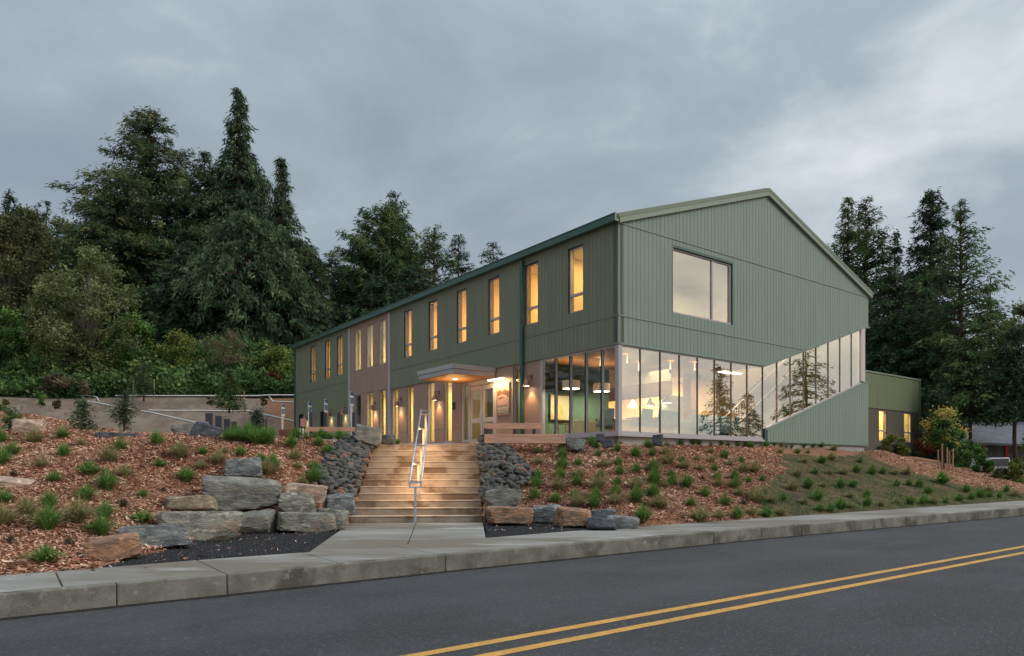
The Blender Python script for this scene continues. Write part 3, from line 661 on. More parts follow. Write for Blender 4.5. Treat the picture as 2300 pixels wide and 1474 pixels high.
# entrance: sidelight, two glazed doors
mb = MB()
for a, b in ((9.14, 9.22), (8.60, 8.74), (6.72, 6.84)): mb.box(.04, .18, a, b, 2.42, 5.0)
mb.box(.04, .18, 6.84, 8.60, 4.82, 5.0); mb.box(.04, .18, 8.74, 9.14, 4.9, 5.0); mb.box(.04, .18, 8.74, 9.14, 2.5, 2.62)
ent = mb.build('entrance_frame', M_frame, bld, bevel=.005)
g = MB(); g.box(.10, .11, 8.74, 9.14, 2.62, 4.9); g.build('pane', M_glass_clear, ent)
for a, b in ((7.74, 8.58), (6.86, 7.70)):
    mb = MB()
    mb.box(.06, .13, a, a+.11, 2.44, 4.80); mb.box(.06, .13, b-.11, b, 2.44, 4.80); mb.box(.06, .13, a+.11, b-.11, 4.62, 4.80); mb.box(.06, .13, a+.11, b-.11, 3.28, 3.47); mb.box(.06, .13, a+.11, b-.11, 2.44, 2.62)
    d = mb.build('door', M_frame, bld, bevel=.004)
    for s, t in ((2.62, 3.28), (3.47, 4.62)): g = MB(); g.box(.09, .10, a+.11, b-.11, s, t); g.build('pane', M_glass_clear, d)
    hn_ = MB(); hx = a+.05 if a > 7.7 else b-.05; hn_.tube([(.0, hx, 3.2), (.0, hx, 3.75)], .014, 8); hn_.box(.0, .06, hx-.01, hx+.01, 3.22, 3.25); hn_.box(.0, .06, hx-.01, hx+.01, 3.70, 3.73); hn_.build('handle', M_galv, d)
for a, b, z0, z1 in dh:
    d = box_part('door', M_dgrey, .14, .18, a+.05, b-.05, 2.42, z1-.05); mb = MB()
    mb.box(.03, .2, a, a+.05, 2.42, z1); mb.box(.03, .2, b-.05, b, 2.42, z1); mb.box(.03, .2, a+.05, b-.05, z1-.05, z1); mb.build('door_frame', M_black, d)
# canopy
mb = MB(); mb.box(-2.02, -.0, 6.68, 9.36, 5.20, 5.37); mb.box(-1.98, -.0, 6.72, 9.32, 5.02, 5.195)
can = mb.build('canopy', M_canopy, bld, bevel=.008)
for i in range(11):
    b = MB(); x = -1.93+i*.175; b.box(x+.004, x+.171, 6.77, 9.27, 4.998, 5.02); b.build('board', M_cedar, can)
for u, v in ((-1.0, 8.1),):
    b = MB(); b.lathe([(0, 4.99), (.07, 4.99), (.085, 4.994), (.085, 4.999)], (u, v, 0)); b.build('downlight', E_bulb, can)
    lamp('canopy_lamp', 'SPOT', (u, v, 4.97), 70, W1, .08, parent=bld, spot=R(130), blend=.9)
    lamp('soffit_fill', 'AREA', (u, v, 4.5), 10, W1, .8, parent=bld, rot=(math.pi, 0, 0))  # unseen upward fill added to brighten the cedar soffit, no fixture
# small access panel beside the door
box_part('intercom', M_black, -.01, .03, 9.72, 9.9, 3.95, 4.25)
# eave gutter, roof, rakes
mb = MB(); mb.prism([(-.22, 9.22), (-.2, 9.46), (-.02, 9.46), (-.02, 9.22)], 1, -.06, 29.4); g_ = mb.build('gutter', M_teal, bld, bevel=.015)
box_part('gutter_end', M_rake, -.225, -.02, -.075, -.06, 9.22, 9.47)
RX, ZA, ZEv = 8.12, 12.24, 9.46
def roofplane(u0, z0, u1, z1, name='roof'):
    mb = MB(); th = .12
    mb.hexa([(u0, -.12, z0-th), (u1, -.12, z1-th), (u1, 29.4, z1-th), (u0, 29.4, z0-th), (u0, -.12, z0), (u1, -.12, z1), (u1, 29.4, z1), (u0, 29.4, z0)])
    r = mb.build(name, M_roofm, bld); mb = MB(); n = 72
    for i in range(n):
        y = .02+i*29.3/n; mb.hexa([(u0, y, z0), (u1, y, z1), (u1, y+.025, z1), (u0, y+.025, z0), (u0, y, z0+.04), (u1, y, z1+.04), (u1, y+.025, z1+.04), (u0, y+.025, z0+.04)])
    tag(mb.build('roof_seams', M_roofm, r), kind='stuff'); return r
roofplane(-.12, 9.44, RX, ZA); roofplane(RX, ZA, 16.36, 9.44)
rk = [(-.06, 9.45), (2.5, None), (5.1, None), (RX, None)]
def ztop(u): return 9.43+(ZA-.02-9.43)*(1-abs(u-RX)/(RX+.10))
cutsl = [-.04, 3.6, 6.6, RX]; cutsr = [RX, 11.2, 13.9, 16.28]
for cu in (cutsl, cutsr):
    for a, b in zip(cu[:-1], cu[1:]):
        mb = MB(); a_, b_ = a+.004, b-.004
        mb.hexa([(a_, -.11, ztop(a_)-.27), (b_, -.11, ztop(b_)-.27), (b_, -.0, ztop(b_)-.27), (a_, -.0, ztop(a_)-.27), (a_, -.11, ztop(a_)), (b_, -.11, ztop(b_)), (b_, 0, ztop(b_)), (a_, 0, ztop(a_))])
        mb.build('rake_board', M_rake, bld)
mb = MB(); mb.box(-.225, 0, -.06, 29.4, 9.46, 9.475); mb.build('eave_edge', M_roofm, bld)
# --- gable end (plane v = 0): every board its own piece
UC, ZC = 15.8, 7.83           # upper end of the slanted cut
def slant(u): return ZS if u < 7.92 else ZS+(min(u, UC)-7.92)*(ZC-ZS)/(UC-7.92)
def lower(u): return 2.92+(min(u, UC)-8.1)*(5.32-2.92)/(UC-8.1)
gw = MB()
us = [0, 2.6, 5.96, 7.92, 9, 11, 13, 15, UC, 16.2]
for a, b in zip(us[:-1], us[1:]):
    zt_ = lambda u: ztop(u)-.1
    if a == 2.6:
        parts_ = [((slant(a), slant(b)), (6.71, 6.71)), ((9.0, 9.0), (zt_(a), zt_(b)))]
    else: parts_ = [((slant(a), slant(b)), (zt_(a), zt_(b)))]
    for (s0, s1), (t0, t1) in parts_:
        gw.hexa([(a, .05, s0), (b, .05, s1), (b, .25, s1), (a, .25, s0), (a, .05, t0), (b, .05, t1), (b, .25, t1), (a, .25, t0)])
gw.hexa([(RX-.001, .06, 9.2), (RX+.001, .06, 9.2), (RX+.001, .24, 9.2), (RX-.001, .24, 9.2), (RX-.001, .06, 12), (RX+.001, .06, 12), (RX+.001, .24, 12), (RX-.001, .24, 12)])
gw.hexa([(8.1, .05, 2.4), (16.2, .05, 2.4), (16.2, .25, 2.4), (8.1, .25, 2.4), (8.1, .05, lower(8.1)-.04), (16.2, .05, lower(16.2)-.04), (16.2, .25, lower(16.2)-.04), (8.1, .25, lower(8.1)-.04)])
gable = gw.build('gable_wall', M_sage, bld)
bw = .193; nb = int(16.2/bw)
def board(a, b, za0, za1, zb0, zb1):
    """board from a to b; bottoms za0/zb0, tops za1/zb1"""
    if za1-za0 < .03 and zb1-zb0 < .03: return
    mb = MB(); a_, b_ = a+.006, b-.006
    mb.hexa([(a_, 0, za0), (b_, 0, zb0), (b_, .048, zb0), (a_, .048, za0), (a_, 0, max(za1, za0+.005)), (b_, 0, max(zb1, zb0+.005)), (b_, .048, max(zb1, zb0+.005)), (a_, .048, max(za1, za0+.005))])
    mb.build('board', M_sage, gable)
i = 0; u = .06
for k in range(nb):
    a, b = u, min(u+bw, 16.17); u = b; g0, g1 = .0, .0
    # band between opening head and first belt
    s0, s1 = slant(a)+.03, slant(b)+.03
    if slant(b) < ZB-.05: board(a, b, s0, ZB-.025, s1, ZB-.025)
    lo0, lo1 = max(ZB+.025, s0), max(ZB+.025, s1)
    if b > 2.58 and a < 5.97:
        if a < 2.58: board(a, 2.584, lo0, ZE-.01, lo1, ZE-.01); board(2.578, b, lo0, 6.70, lo1, 6.70); board(2.578, b, 9.01, ZE-.01, 9.01, ZE-.01)
        elif b > 5.97: board(5.966, b, lo0, ZE-.01, lo1, ZE-.01); board(a, 5.972, lo0, 6.70, lo1, 6.70); board(a, 5.972, 9.01, ZE-.01, 9.01, ZE-.01)
        else: board(a, b, lo0, 6.70, lo1, 6.70); board(a, b, 9.01, ZE-.01, 9.01, ZE-.01)
    else: board(a, b, lo0, ZE-.01, lo1, ZE-.01)
    if ztop(max(a, min(b, RX)))-.27 > ZE+.06: board(a, b, ZE+.035, ztop(a)-.27, ZE+.035, ztop(b)-.27)
    if a > 8.05: board(a, b, 2.44, lower(a)-.02, 2.44, lower(b)-.02)
mb = MB()
mb.box(-.018, .05, -.0, 16.2, ZE-.01, ZE+.035) if False else mb.box(0., 16.2, -.02, .05, ZE-.008, ZE+.033)
ub = 7.92+(ZB-ZS)*(UC-7.92)/(ZC-ZS); mb.box(0., ub, -.02, .05, ZB-.022, ZB+.022)
mb.build('belt_flashing', M_sage, gable)
mb = MB()   # trim along the slanted heads and sills
def slat_trim(a, b, za, zb, t0, t1, y0=-.02, y1=.08): mb.hexa([(a, y0, za+t0), (b, y0, zb+t0), (b, y1, zb+t0), (a, y1, za+t0), (a, y0, za+t1), (b, y0, zb+t1), (b, y1, zb+t1), (a, y1, za+t1)])
slat_trim(0, 7.92, ZS, ZS, -.03, .03); slat_trim(7.92, UC, ZS, ZC, -.03, .03); slat_trim(UC, 16.2, ZC, ZC, -.03, .03)
slat_trim(8.08, UC, lower(8.08), lower(UC), -.03, .02); slat_trim(UC, 16.2, lower(UC), lower(UC), -.03, .02)
mb.build('opening_trim', M_sage, gable)
box_part('corner_board', M_sage, -.004, .056, -.004, .03, ZS+.03, 9.2)
box_part('downpipe', mat('navy_metal', (.03, .05, .08), .4, .5), 7.93, 8.06, -.03, .05, 2.3, 2.95)
box_part('foundation', M_found, .12, 8.1, .12, .3, 1.7, 2.44); box_part('foundation', M_found, 8.1, 15.9, .1, .3, 1.7, 2.40)
# side and rear walls, hidden from the road
mb = MB(); mb.box(16.0, 16.2, .25, 29.26, 1.9, 9.3); mb.box(.26, 16.0, 29.06, 29.26, 1.9, 9.3); mb.build('rear_wall', M_moss, bld)
# big upper window on the gable
mb = MB(); a, b, z0, z1 = 2.58, 5.97, 6.70, 9.01
for q in ((a, a+.02), (b-.14, b-.06)): mb.box(q[0], q[1], -.02 if q[0] < 3 else .05, .17, z0, z1)
mb.box(a+.02, b-.14, .06, .17, z1-.14, z1-.09); mb.box(a+.02, b-.14, .0, .17, z0, z0+.045); mb.box(4.79, 4.86, .06, .17, z0+.045, z1-.14)
bwn = mb.build('window', M_frame, bld)
mb = MB(); mb.box(a, b, -.012, .16, z1-.08, z1); mb.box(b-.055, b, -.012, .16, z0, z1-.08); mb.build('window_surround', M_teal, bwn)
for p, q in ((a+.02, 4.79), (4.86, b-.14)): g = MB(); g.box(p, q, .10, .11, z0+.045, z1-.14); g.build('pane', M_glass, bwn)
# long glazed band of the gable, first level then climbing with the stair inside
MU = [.17, 1.05, 2.02, 3.0, 3.97, 4.93, 5.91, 6.89, 7.90, 8.86, 9.80, 10.78, 11.73, 12.7, 13.67, 14.66, 15.42]
def head(u): return slant(u)-.04
def sill(u): return 2.60 if u <= 7.93 else lower(u)+.05
mb = MB()
for m_ in MU[1:-1]: mb.box(m_-.022, m_+.030, .03, .07, sill(m_)-.03, head(m_)+.0)
def bandbar(f, a, b, t0, t1, y0, y1): mb.hexa([(a, y0, f(a)+t0), (b, y0, f(b)+t0), (b, y1, f(b)+t0), (a, y1, f(a)+t0), (a, y0, f(a)+t1), (b, y0, f(b)+t1), (b, y1, f(b)+t1), (a, y1, f(a)+t1)])
bandbar(lambda u: 2.52, .17, 7.93, 0, .09, .03, .15); bandbar(lambda u: 2.44, 0.0, 7.97, 0, .08, -.03, .2)
bandbar(lambda u: ZS-.04, .17, 7.9, -.05, .01, .03, .15); bandbar(lambda u: slant(max(u, 7.93))-.04, 7.93, 15.45, -.05, .0, .03, .15); bandbar(lambda u: lower(u)+.02, 8.08, 15.45, 0, .06, .0, .15)
band = mb.build('window', M_frame, bld, bevel=.004)
mb = MB()
for m_ in MU[1:-1]: mb.box(m_-.030, m_+.002, .018, .0295, sill(m_), head(m_)-.04)
mb.build('gasket', mat('dark_bronze', (.045, .022, .018), .4, .5), band)
for a, b in zip(MU[:-1], MU[1:]):
    g = MB(); a_, b_ = a+.03, b-.03; y0, y1 = .046, .056
    g.hexa([(a_, y0, sill(a_)), (b_, y0, sill(b_)), (b_, y1, sill(b_)), (a_, y1, sill(a_)), (a_, y0, head(a_)-.05), (b_, y0, head(b_)-.05), (b_, y1, head(b_)-.05), (a_, y1, head(a_)-.05)])
    g.build('pane', M_glass, band)
box_part('corner_post', M_frame, .175 if False else .0, .0001+.17, .151, .152, 2.52, 2.53) if False else None
box_part('end_post', mat('pale_post', (.55, .50, .49), .5, .4), 15.45, 15.82, -.0, .2, 5.34, ZC-.04, bevel=.008)

# --- interior: floors, ceilings, partitions, lamps
mb = MB(); mb.box(.27, 16.0, .26, 29.0, 2.40, 2.50); mb.box(.27, 16.0, 8.0, 29.0, 5.86, 5.96); mb.box(.27, 7.9, .26, 8.0, 5.86, 5.96); mb.build('interior_floor', M_carpet, bld)
mb = MB(); mb.box(.27, 8.0, .26, 4.3, 5.36, 5.40); mb.build('interior_ceiling', M_wood, bld)
mb = MB()
for i in range(27): mb.box(.3+i*.285, .3+i*.285+.27, .27, 4.28, 5.345, 5.36)
tag(mb.build('ceiling_slats', M_wood, bld), kind='stuff')
mb = MB(); mb.box(.27, 16.0, 4.31, 29.0, 5.38, 5.42); mb.box(.27, 16, .27, 29.0, 9.02, 9.06); mb.build('interior_ceiling', M_creamw, bld)
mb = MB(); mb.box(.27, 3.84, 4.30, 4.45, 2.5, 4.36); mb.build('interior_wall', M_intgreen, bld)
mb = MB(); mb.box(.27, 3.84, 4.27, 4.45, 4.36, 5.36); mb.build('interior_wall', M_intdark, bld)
mb = MB(); mb.box(9.6, 9.75, 3.6, 9.2, 2.5, 5.36); mb.box(3.9, 9.6, 9.2, 9.35, 2.5, 5.36); mb.box(9.75, 16, 4.3, 4.42, 2.5, 9.0)
mb.box(3.4, 3.55, 4.45, 29, 2.5, 5.38)                           # corridor wall behind the left windows
for v in (7.0 if False else 9.45, 12.6, 15.85, 19.0, 22.9, 26.6): mb.box(.3, 3.4, v, v+.12, 2.5, 5.38)
mb.box(2.46, 2.56, .3, 3.2, 5.96, 9.02); mb.box(4.6, 4.72, 3.2, 29, 5.96, 9.02); mb.box(4.6, 12, 3.3, 3.42, 5.96, 9.02)  # first wall added to split amber lamplight from the gable window's room
for v in (3.2, 5.6, 8.0, 10.4, 12.8, 15.2, 20.9, 22.9, 25.1, 27.6): mb.box(.3, 4.6, v, v+.12, 5.96, 9.02)
mb.build('interior_wall', M_cream, bld)
mb = MB(); mb.box(5.0, 5.2, 2.2, 9.2, 4.25, 4.80); mb.build('bulkhead', M_wood, bld)
mb = MB(); mb.box(5.0, 5.12, 2.2, 9.2, 4.80, 5.36); mb.build('bulkhead', M_creamw, bld)
mb = MB(); mb.box(7.3, 7.7, 3.0, 3.4, 2.5, 5.36); mb.box(5.5, 6.1, 8.9, 9.18, 2.5, 4.7); mb.build('column', M_wood, bld)
mb = MB(); mb.box(6.9, 9.3, 4.2, 4.3, 2.5, 4.55); mb.build('interior_wall', mat('grey_partition', (.30, .32, .28), .8, .2), bld)
# stair flight behind the climbing glazing with its balustrade
mb = MB()
for i in range(18):
    u0 = 8.5+i*.30; z = 2.5+i*.19; mb.box(u0, u0+.32, 2.4, 3.7, z, z+.19)
mb.build('stair_flight', M_wood, bld)
mb = MB(); mb.tube([(8.5, 2.35, 3.45), (13.9, 2.35, 6.85)], .03, 6); mb.tube([(8.5, 2.35, 2.65), (13.9, 2.35, 6.05)], .025, 6)
for i in range(44): u0 = 8.6+i*.12; mb.tube([(u0, 2.35, 2.65+(u0-8.5)*.63), (u0, 2.35, 3.45+(u0-8.5)*.63)], .012, 4)
mb.build('balustrade', M_white, bld)
mb = MB()
mb.tube([(.01+2.7, .9, 8.9), (2.7+2.2, 3.1, 8.9)], .05, 6); mb.build('linear_lamp', E_line, bld)
def ceil_lamp(u, v, z, su, sv, P, col=W1):
    b = MB(); b.box(u-su/2, u+su/2, v-sv/2, v+sv/2, z-.03, z-.0); b.build('ceiling_lamp', E_line, bld)
    lamp('room_lamp', 'AREA', (u, v, z-.05), P, col, su, sv, bld)
for v in (1.6, 4.5, 6.9, 9.3, 11.6, 14.0, 17.9, 21.9, 24.1, 26.4): ceil_lamp(2.6 if v > 2 else 1.2, v, 9.0, .2, 1.6, 60 if v == 1.6 else 130 if v != 17.9 else 240, (1, .55, .19) if v != 17.9 else W2)
for v in (5.6, 11.0, 14.2, 17.5): ceil_lamp(1.9, v, 5.36, .25, 1.2, 95 if v > 9.4 else 45, (1, .74, .36))
mb = MB(); mb.box(1.5, 1.6, 6.6, 9.4, 2.5, 5.36); mb.box(.3, 1.5, 6.55, 6.62, 2.5, 5.36); mb.build('interior_wall', mat('vestibule_wall', (.30, .27, .18), .8, .2), bld)
mb = MB(); mb.box(1.46, 1.49, 7.0, 8.0, 2.5, 4.6); mb.build('inner_door', mat('grey_door', (.10, .11, .10), .6, .3), bld)
ceil_lamp(.9, 7.9, 5.36, .2, .4, 6, (1, .74, .36))
for u, v, P in ((7.4, 6.5, 330), (8.3, 1.8, 70), (12.6, 2.0, 90)): ceil_lamp(u, v, 5.34 if u < 9 else 8.9, 1.2, .3, P, (1, .62, .26))
lamp('room_lamp', 'AREA', (4.2, 2.2, 5.25), 45, (1, .78, .5), 2.5, 2.0, bld)
lamp('room_lamp', 'AREA', (6, 1.8, 8.9), 22, W2, 2, 1.5, bld)
# hanging lamps of the waiting room
def in_bld(u, v, z): p = LW(u, v); return (p.x, p.y, z)
for u, v, nmb in ((.94, 3.3, 'nearer the entrance'), (2.47, 3.3, 'nearer the corner post')):
    t = empty('pendant_lamp', in_bld(u, v, 4.30), BR, 'wide drum pendant lamp glowing below before the green wall, '+nmb, 'lamp', 'drum pendants in the corner room')
    b = MB(); b.lathe([(.32, 0), (.32, .30)]); b.lathe([(.315, 0), (.315, .30)]); b.build('lamp_shade', E_shade, t, smooth=True)
    b = MB(); b.lathe([(0, .02), (.30, .02)]); b.build('diffuser', E_bulb, t)
    b = MB(); b.tube([(0, 0, .3), (0, 0, 1.04)], .006, 6); b.build('cord', M_black, t)
    lamp('pendant_light', 'AREA', (0, 0, -.01), 26, (1, .80, .58), .5, parent=t)
for i, (u, v, Y) in enumerate([(1.35, 2.2, 0), (1.6, 1.15, 0), (3.2, 2.1, 0), (3.9, 1.2, 0), (4.9, .9, 0)]):
    t = empty('pendant_lamp', in_bld(u, v, 4.88), BR, ['slim cylinder pendant left of the first drum lamp', 'slim cylinder pendant above the second drum lamp', 'slim cylinder pendant just right of the corner post', 'slim cylinder pendant behind the second gable pane', 'slim cylinder pendant behind the third gable pane'][i]+' under timber ceiling', 'lamp', 'slim pendants under the timber ceiling')
    b = MB(); b.lathe([(0, .16), (.055, .15), (.055, 0), (.045, 0)]); b.build('lamp_shade', mat('brass_shade', (.45, .33, .20), .4, .5), t, smooth=True)
    b = MB(); b.tube([(0, 0, .16), (0, 0, .46)], [.03, .006], 6); b.build('cord', mat('lit_cord', (.9, .8, .6), .5, emit=(1, .75, .45), estr=1.6), t)
    lamp('pendant_light', 'SPOT', (0, 0, .30), 14, W1, .03, parent=t, rot=(math.pi, 0, 0), spot=R(120))
for i, (px, py, Y) in enumerate([(1421, 916, 31.9), (1458, 912.5, 30.7), (1498, 906, 29.3)]):
    x, y, z = PT(px, py, Y)
    t = empty('pendant_lamp', (x, y, z), 0, ['left one', 'middle one', 'right one'][i]+' of three metal dome pendants over the reception counter', 'lamp', 'dome pendants over reception')
    b = MB(); b.lathe([(.27, 0), (.25, .1), (.12, .2), (.10, .32), (0, .36)]); b.build('lamp_shade', mat('zinc_shade', (.35, .30, .22), .4, .5), t, smooth=True)
    b = MB(); b.lathe([(0, .03), (.23, .03)]); b.build('bulb', E_bulb, t); b = MB(); b.tube([(0, 0, .35), (0, 0, 5.34-z)], .01, 6); b.build('cord', M_black, t)
# framed pictures on the green wall
M_pic = mat('abstract_print', (.50, .44, .26), .7, .2, patch=(.55, .35, .12), pscale=1.6, pthr=.55, patch2=(.40, .55, .32), p2scale=4, p2thr=.55)
t = empty('framed_picture', in_bld(1.25, 4.26, 3.25), BR, 'large framed abstract print in cream and gold on green wall', 'picture')
b = MB(); b.box(-.50, .50, -.03, 0, 0, .90); b.build('print', M_pic, t)
b = MB(); b.box(-.54, -.50, -.05, 0, -.04, .94); b.box(.50, .54, -.05, 0, -.04, .94); b.box(-.5, .5, -.05, 0, -.04, 0); b.box(-.5, .5, -.05, 0, .9, .94); b.build('frame', mat('dark_wood', (.08, .045, .025), .5, .4), t)
# chairs and sofa: seats inside the glazing
def chair(u, v, rz, label, m, w=.56, arms=True, g='armchairs along the gable glazing', hb=.92):
    t = empty('armchair', in_bld(u, v, 2.5), BR+rz, label, 'chair', g)
    b = MB(); b.box(-w/2, w/2, -.28, .26, .36, .48); b.build('seat', m, t, bevel=.03)
    b = MB(); b.hexa([(-w/2, .24, .44), (w/2, .24, .44), (w/2, .33, .44), (-w/2, .33, .44), (-w/2, .34, hb), (w/2, .34, hb), (w/2, .42, hb), (-w/2, .42, hb)]); b.build('backrest', m, t, bevel=.035)
    for sx in (-1, 1):
        for y0, y1 in ((-.24, -.26), (.27, .36)):
            b = MB(); b.tube([(sx*(w/2+.02), y0, .55 if y0 < 0 else .5), (sx*(w/2+.02), y1, 0)], .018, 6); b.build('leg', mat('chair_wood', (.45, .30, .16), .5, .4), t)
        if arms: b = MB(); b.box(sx*(w/2+.02)-.03, sx*(w/2+.02)+.03, -.28, .3, .60, .635); b.build('armrest', mat('dark_arm', (.06, .04, .03), .5, .4), t, bevel=.01)
    return t
PI = math.pi
chair(1.75, .75, PI+.1, 'teal upholstered armchair seen from behind, nearest the corner post', M_tealfab)
chair(2.62, .72, PI-.05, 'teal upholstered armchair seen from behind, second from the corner post', M_tealfab)
chair(3.35, .85, PI-.5, 'teal upholstered armchair turned sideways behind the third mullion', M_tealfab)
chair(6.95, .95, PI+.4, 'teal armchair beside the end of the sofa behind the glazing', M_tealfab)
chair(1.30, 1.9, -.9, 'grey green high backed armchair in front of green wall', M_greyfab, hb=1.05, g='grey armchairs in the corner room')
chair(2.3, 2.6, .9, 'dark armchair with curved arms behind the corner post', M_dgrey, g='grey armchairs in the corner room')
t = empty('sofa', in_bld(5.3, .8, 2.5), BR+PI, 'long pale teal sofa with its back to the gable glazing', 'sofa')
M_pteal = mat('pale_teal_fabric', (.30, .42, .36), .85, .2)
b = MB(); b.box(-1.1, 1.1, -.4, .25, .18, .44); b.build('seat', M_pteal, t, bevel=.04); b = MB(); b.box(-1.1, 1.1, .22, .42, .2, .86); b.build('backrest', M_pteal, t, bevel=.05)
for sx in (-1, 1): b = MB(); b.box(sx*1.1-.08, sx*1.1+.08, -.4, .35, .18, .64); b.build('armrest', M_pteal, t, bevel=.04)
t = empty('side_table', in_bld(.75, 3.3, 2.5), BR, 'small pale wooden side table against the green wall', 'table')
b = MB(); b.box(-.3, .3, -.25, .25, .50, .54); b.build('tabletop', mat('pale_wood', (.55, .38, .2), .5, .4), t)
for sx in (-1, 1):
    for sy in (-1, 1): b = MB(); b.box(sx*.26-.02, sx*.26+.02, sy*.21-.02, sy*.21+.02, 0, .5); b.build('leg', MATS['pale_wood'], t)
o = MB(); o.box(-.33, .33, -.25, .25, 0, .62); o = o.build('storage_cabinet', M_cream, None, in_bld(1.1, 2.75, 2.5), (0, 0, BR), bevel=.01); tag(o, 'low cream cabinet between side table and grey armchair', 'cabinet')
t = empty('reception_counter', in_bld(7.0, 6.2, 2.5), BR, 'wood fronted reception counter under the dome pendants', 'counter')
b = MB(); b.box(-.35, .35, -2.2, 2.2, 0, 1.05); b.build('front', M_wood, t); b = MB(); b.box(-.42, .42, -2.25, 2.25, 1.05, 1.10); b.build('countertop', M_white, t)

# --- flat roofed annex behind the gable
anx = empty('annex_building', CO, BR, 'low flat roofed annex in olive over brown with two lit windows', 'building')
AV0, ZT = 6.0, 7.50; aw = [(29.86, 30.92), (33.36, 34.42)]
mb = MB(); wall_cells(mb, 16.2, 35.74, 2.1, ZT, [(a, b, 3.17, 5.17) for a, b in aw], AV0+.05, AV0+.25, 'u'); mb.build('wall', M_brownolive, anx)
mb = MB(); a = 16.3
while a < 35.7:
    mb.box(a+.005, min(a+.205, 35.75)-.005, AV0, AV0+.049, 5.26, ZT-.02); a += .205
tag(mb.build('siding', M_olive, anx), kind='stuff')
mb = MB(); a = 16.3
while a < 35.7:
    e_b = min(a+.205, 35.75); cs = [(h0, h1) for h0, h1 in aw if h0 < e_b and h1 > a]
    pts = sorted(set([a+.005, e_b-.005]+[c for h in cs for c in h if a+.005 < c < e_b-.005]))
    for p, q in zip(pts[:-1], pts[1:]):
        for s, t_ in subtract(2.56, 5.2, [(3.17, 5.17)] if any(h0 < (p+q)/2 < h1 for h0, h1 in cs) else []): mb.box(p, q, AV0+.01, AV0+.049, s, t_)
    a += .205
tag(mb.build('siding', M_brownolive, anx), kind='stuff')
for a, b in aw: window(a, b, 3.17, 5.17, 'u', AV0+.08, trans=3.85, parent=anx, fw=.07)
mb = MB(); mb.box(16.2, 35.80, AV0-.05, AV0+14, ZT, ZT+.09); mb.build('roof', M_rake, anx)
mb = MB(); mb.box(35.55, 35.76, AV0+.0, AV0+14, 2.5, ZT); mb.box(35.70, 35.79, AV0-.02, AV0+.06, 2.5, ZT); mb.box(16.2, 35.5, AV0+13.8, AV0+14, 2.5, ZT); mb.build('wall', M_olive, anx)
mb = MB(); mb.box(16.2, 35.5, AV0+.15, AV0+.4, 1.4, 2.56); mb.build('foundation', M_found, anx)
mb = MB(); mb.box(26.0, 35.5, AV0+1.9, AV0+2.0, 2.5, 7.4); mb.box(32.1, 32.2, AV0+.3, AV0+1.9, 2.5, 7.4); mb.build('interior_wall', M_cream, anx)
for u in (30.4, 33.9): lamp('room_lamp', 'AREA', (u, AV0+1.0, 6.6), 300, W1, 1.2, parent=anx)

# --- wall lamps, sign with its light
def sconce(v, z, label, P=16):
    t = empty('wall_lamp', in_bld(-.0, v, z), BR, label, 'wall lamp', 'copper wall lamps along the entrance facade')
    b = MB(); b.lathe([(.15, 0), (.145, .03), (.075, .2), (.05, .26), (0, .28)], (-.2, 0, -.0)); b.build('lamp_shade', M_copper, t, smooth=True)
    b = MB(); b.tube([(-.2, 0, .27), (-.2, 0, .36), (-.12, 0, .40), (0, 0, .36)], .014, 6); b.box(-.02, .02, -.05, .05, .28, .44); b.build('arm', M_copper, t)
    b = MB(); b.lathe([(0, .02), (.11, .02)], (-.2, 0, 0)); b.build('bulb', E_bulb, t)
    lamp('wall_lamp_light', 'SPOT', (-.14, 0, .0), P, (1, .55, .24), .04, parent=t, spot=R(95), blend=.85)
sconce(4.45, 4.42, 'copper wall lamp on the tan pier between green downpipe and glazed corner', 48)
sconce(11.06, 4.42, 'copper wall lamp between the two tall windows left of the entrance doors', 48)
sconce(14.63, 4.42, 'copper wall lamp between tall windows beside the pale pilaster', 48)
sconce(17.40, 4.42, 'copper wall lamp between ground floor windows of the tan bay', 48)
sconce(21.15, 4.45, 'copper wall lamp just left of the tan bay above the grey door', 48)
sconce(23.2, 4.45, 'copper wall lamp between the two dark doors of the far green wall', 48)
sconce(27.0, 4.45, 'farthest copper wall lamp near the green end of the facade', 48)
sg = empty('wall_sign', in_bld(.03, 6.18, 3.50), BR, 'framed landscape poster lettered NEHALEM BAY on the tan wall by the doors', 'sign')
b = MB(); b.box(-.035, 0, -.38, .38, 0, 1.22); b.build('backing', mat('poster_sky', (.62, .42, .22), .6, .3), sg)
def flat(pts, x, m, name): q = MB(); q.prism([(-p[0], p[1]) for p in pts], 0, x-.002, x); q.build(name, m, sg)
flat([(-.38, .62), (-.38, .92), (-.2, 1.0), (-.05, .9), (.08, 1.02), (.22, .93), (.38, .88), (.38, .62)], -.038, mat('poster_brown', (.16, .075, .05), .6, .3), 'mountain')
flat([(-.38, .36), (-.38, .72), (-.1, .80), (.2, .74), (.38, .62), (.38, .44), (.1, .36)], -.042, mat('poster_rose', (.46, .30, .25), .6, .3), 'shore')
flat([(-.38, .64), (-.1, .70), (.12, .68), (-.2, .61)], -.045, MATS['poster_brown'], 'river')
flat([(-.38, 0.02), (-.38, .34), (.38, .34), (.38, .02)], -.046, mat('poster_grey', (.20, .17, .16), .6, .3), 'caption_band')
def text(body, size, loc, parent, m, name='lettering', rot=(PI/2, 0, -PI/2), sx=1.0):
    c = bpy.data.curves.new(name, 'FONT'); c.body = body; c.size = size; c.align_x = 'CENTER'; c.extrude = .001; c.materials.append(m)
    o = bpy.data.objects.new(name, c); C.objects.link(o); me = bpy.data.meshes.new_from_object(o); bpy.data.objects.remove(o); o = bpy.data.objects.new(name, me); C.objects.link(o)
    o.parent = parent; o.location = loc; o.rotation_euler = rot; o.scale = (sx, 1, 1); return o
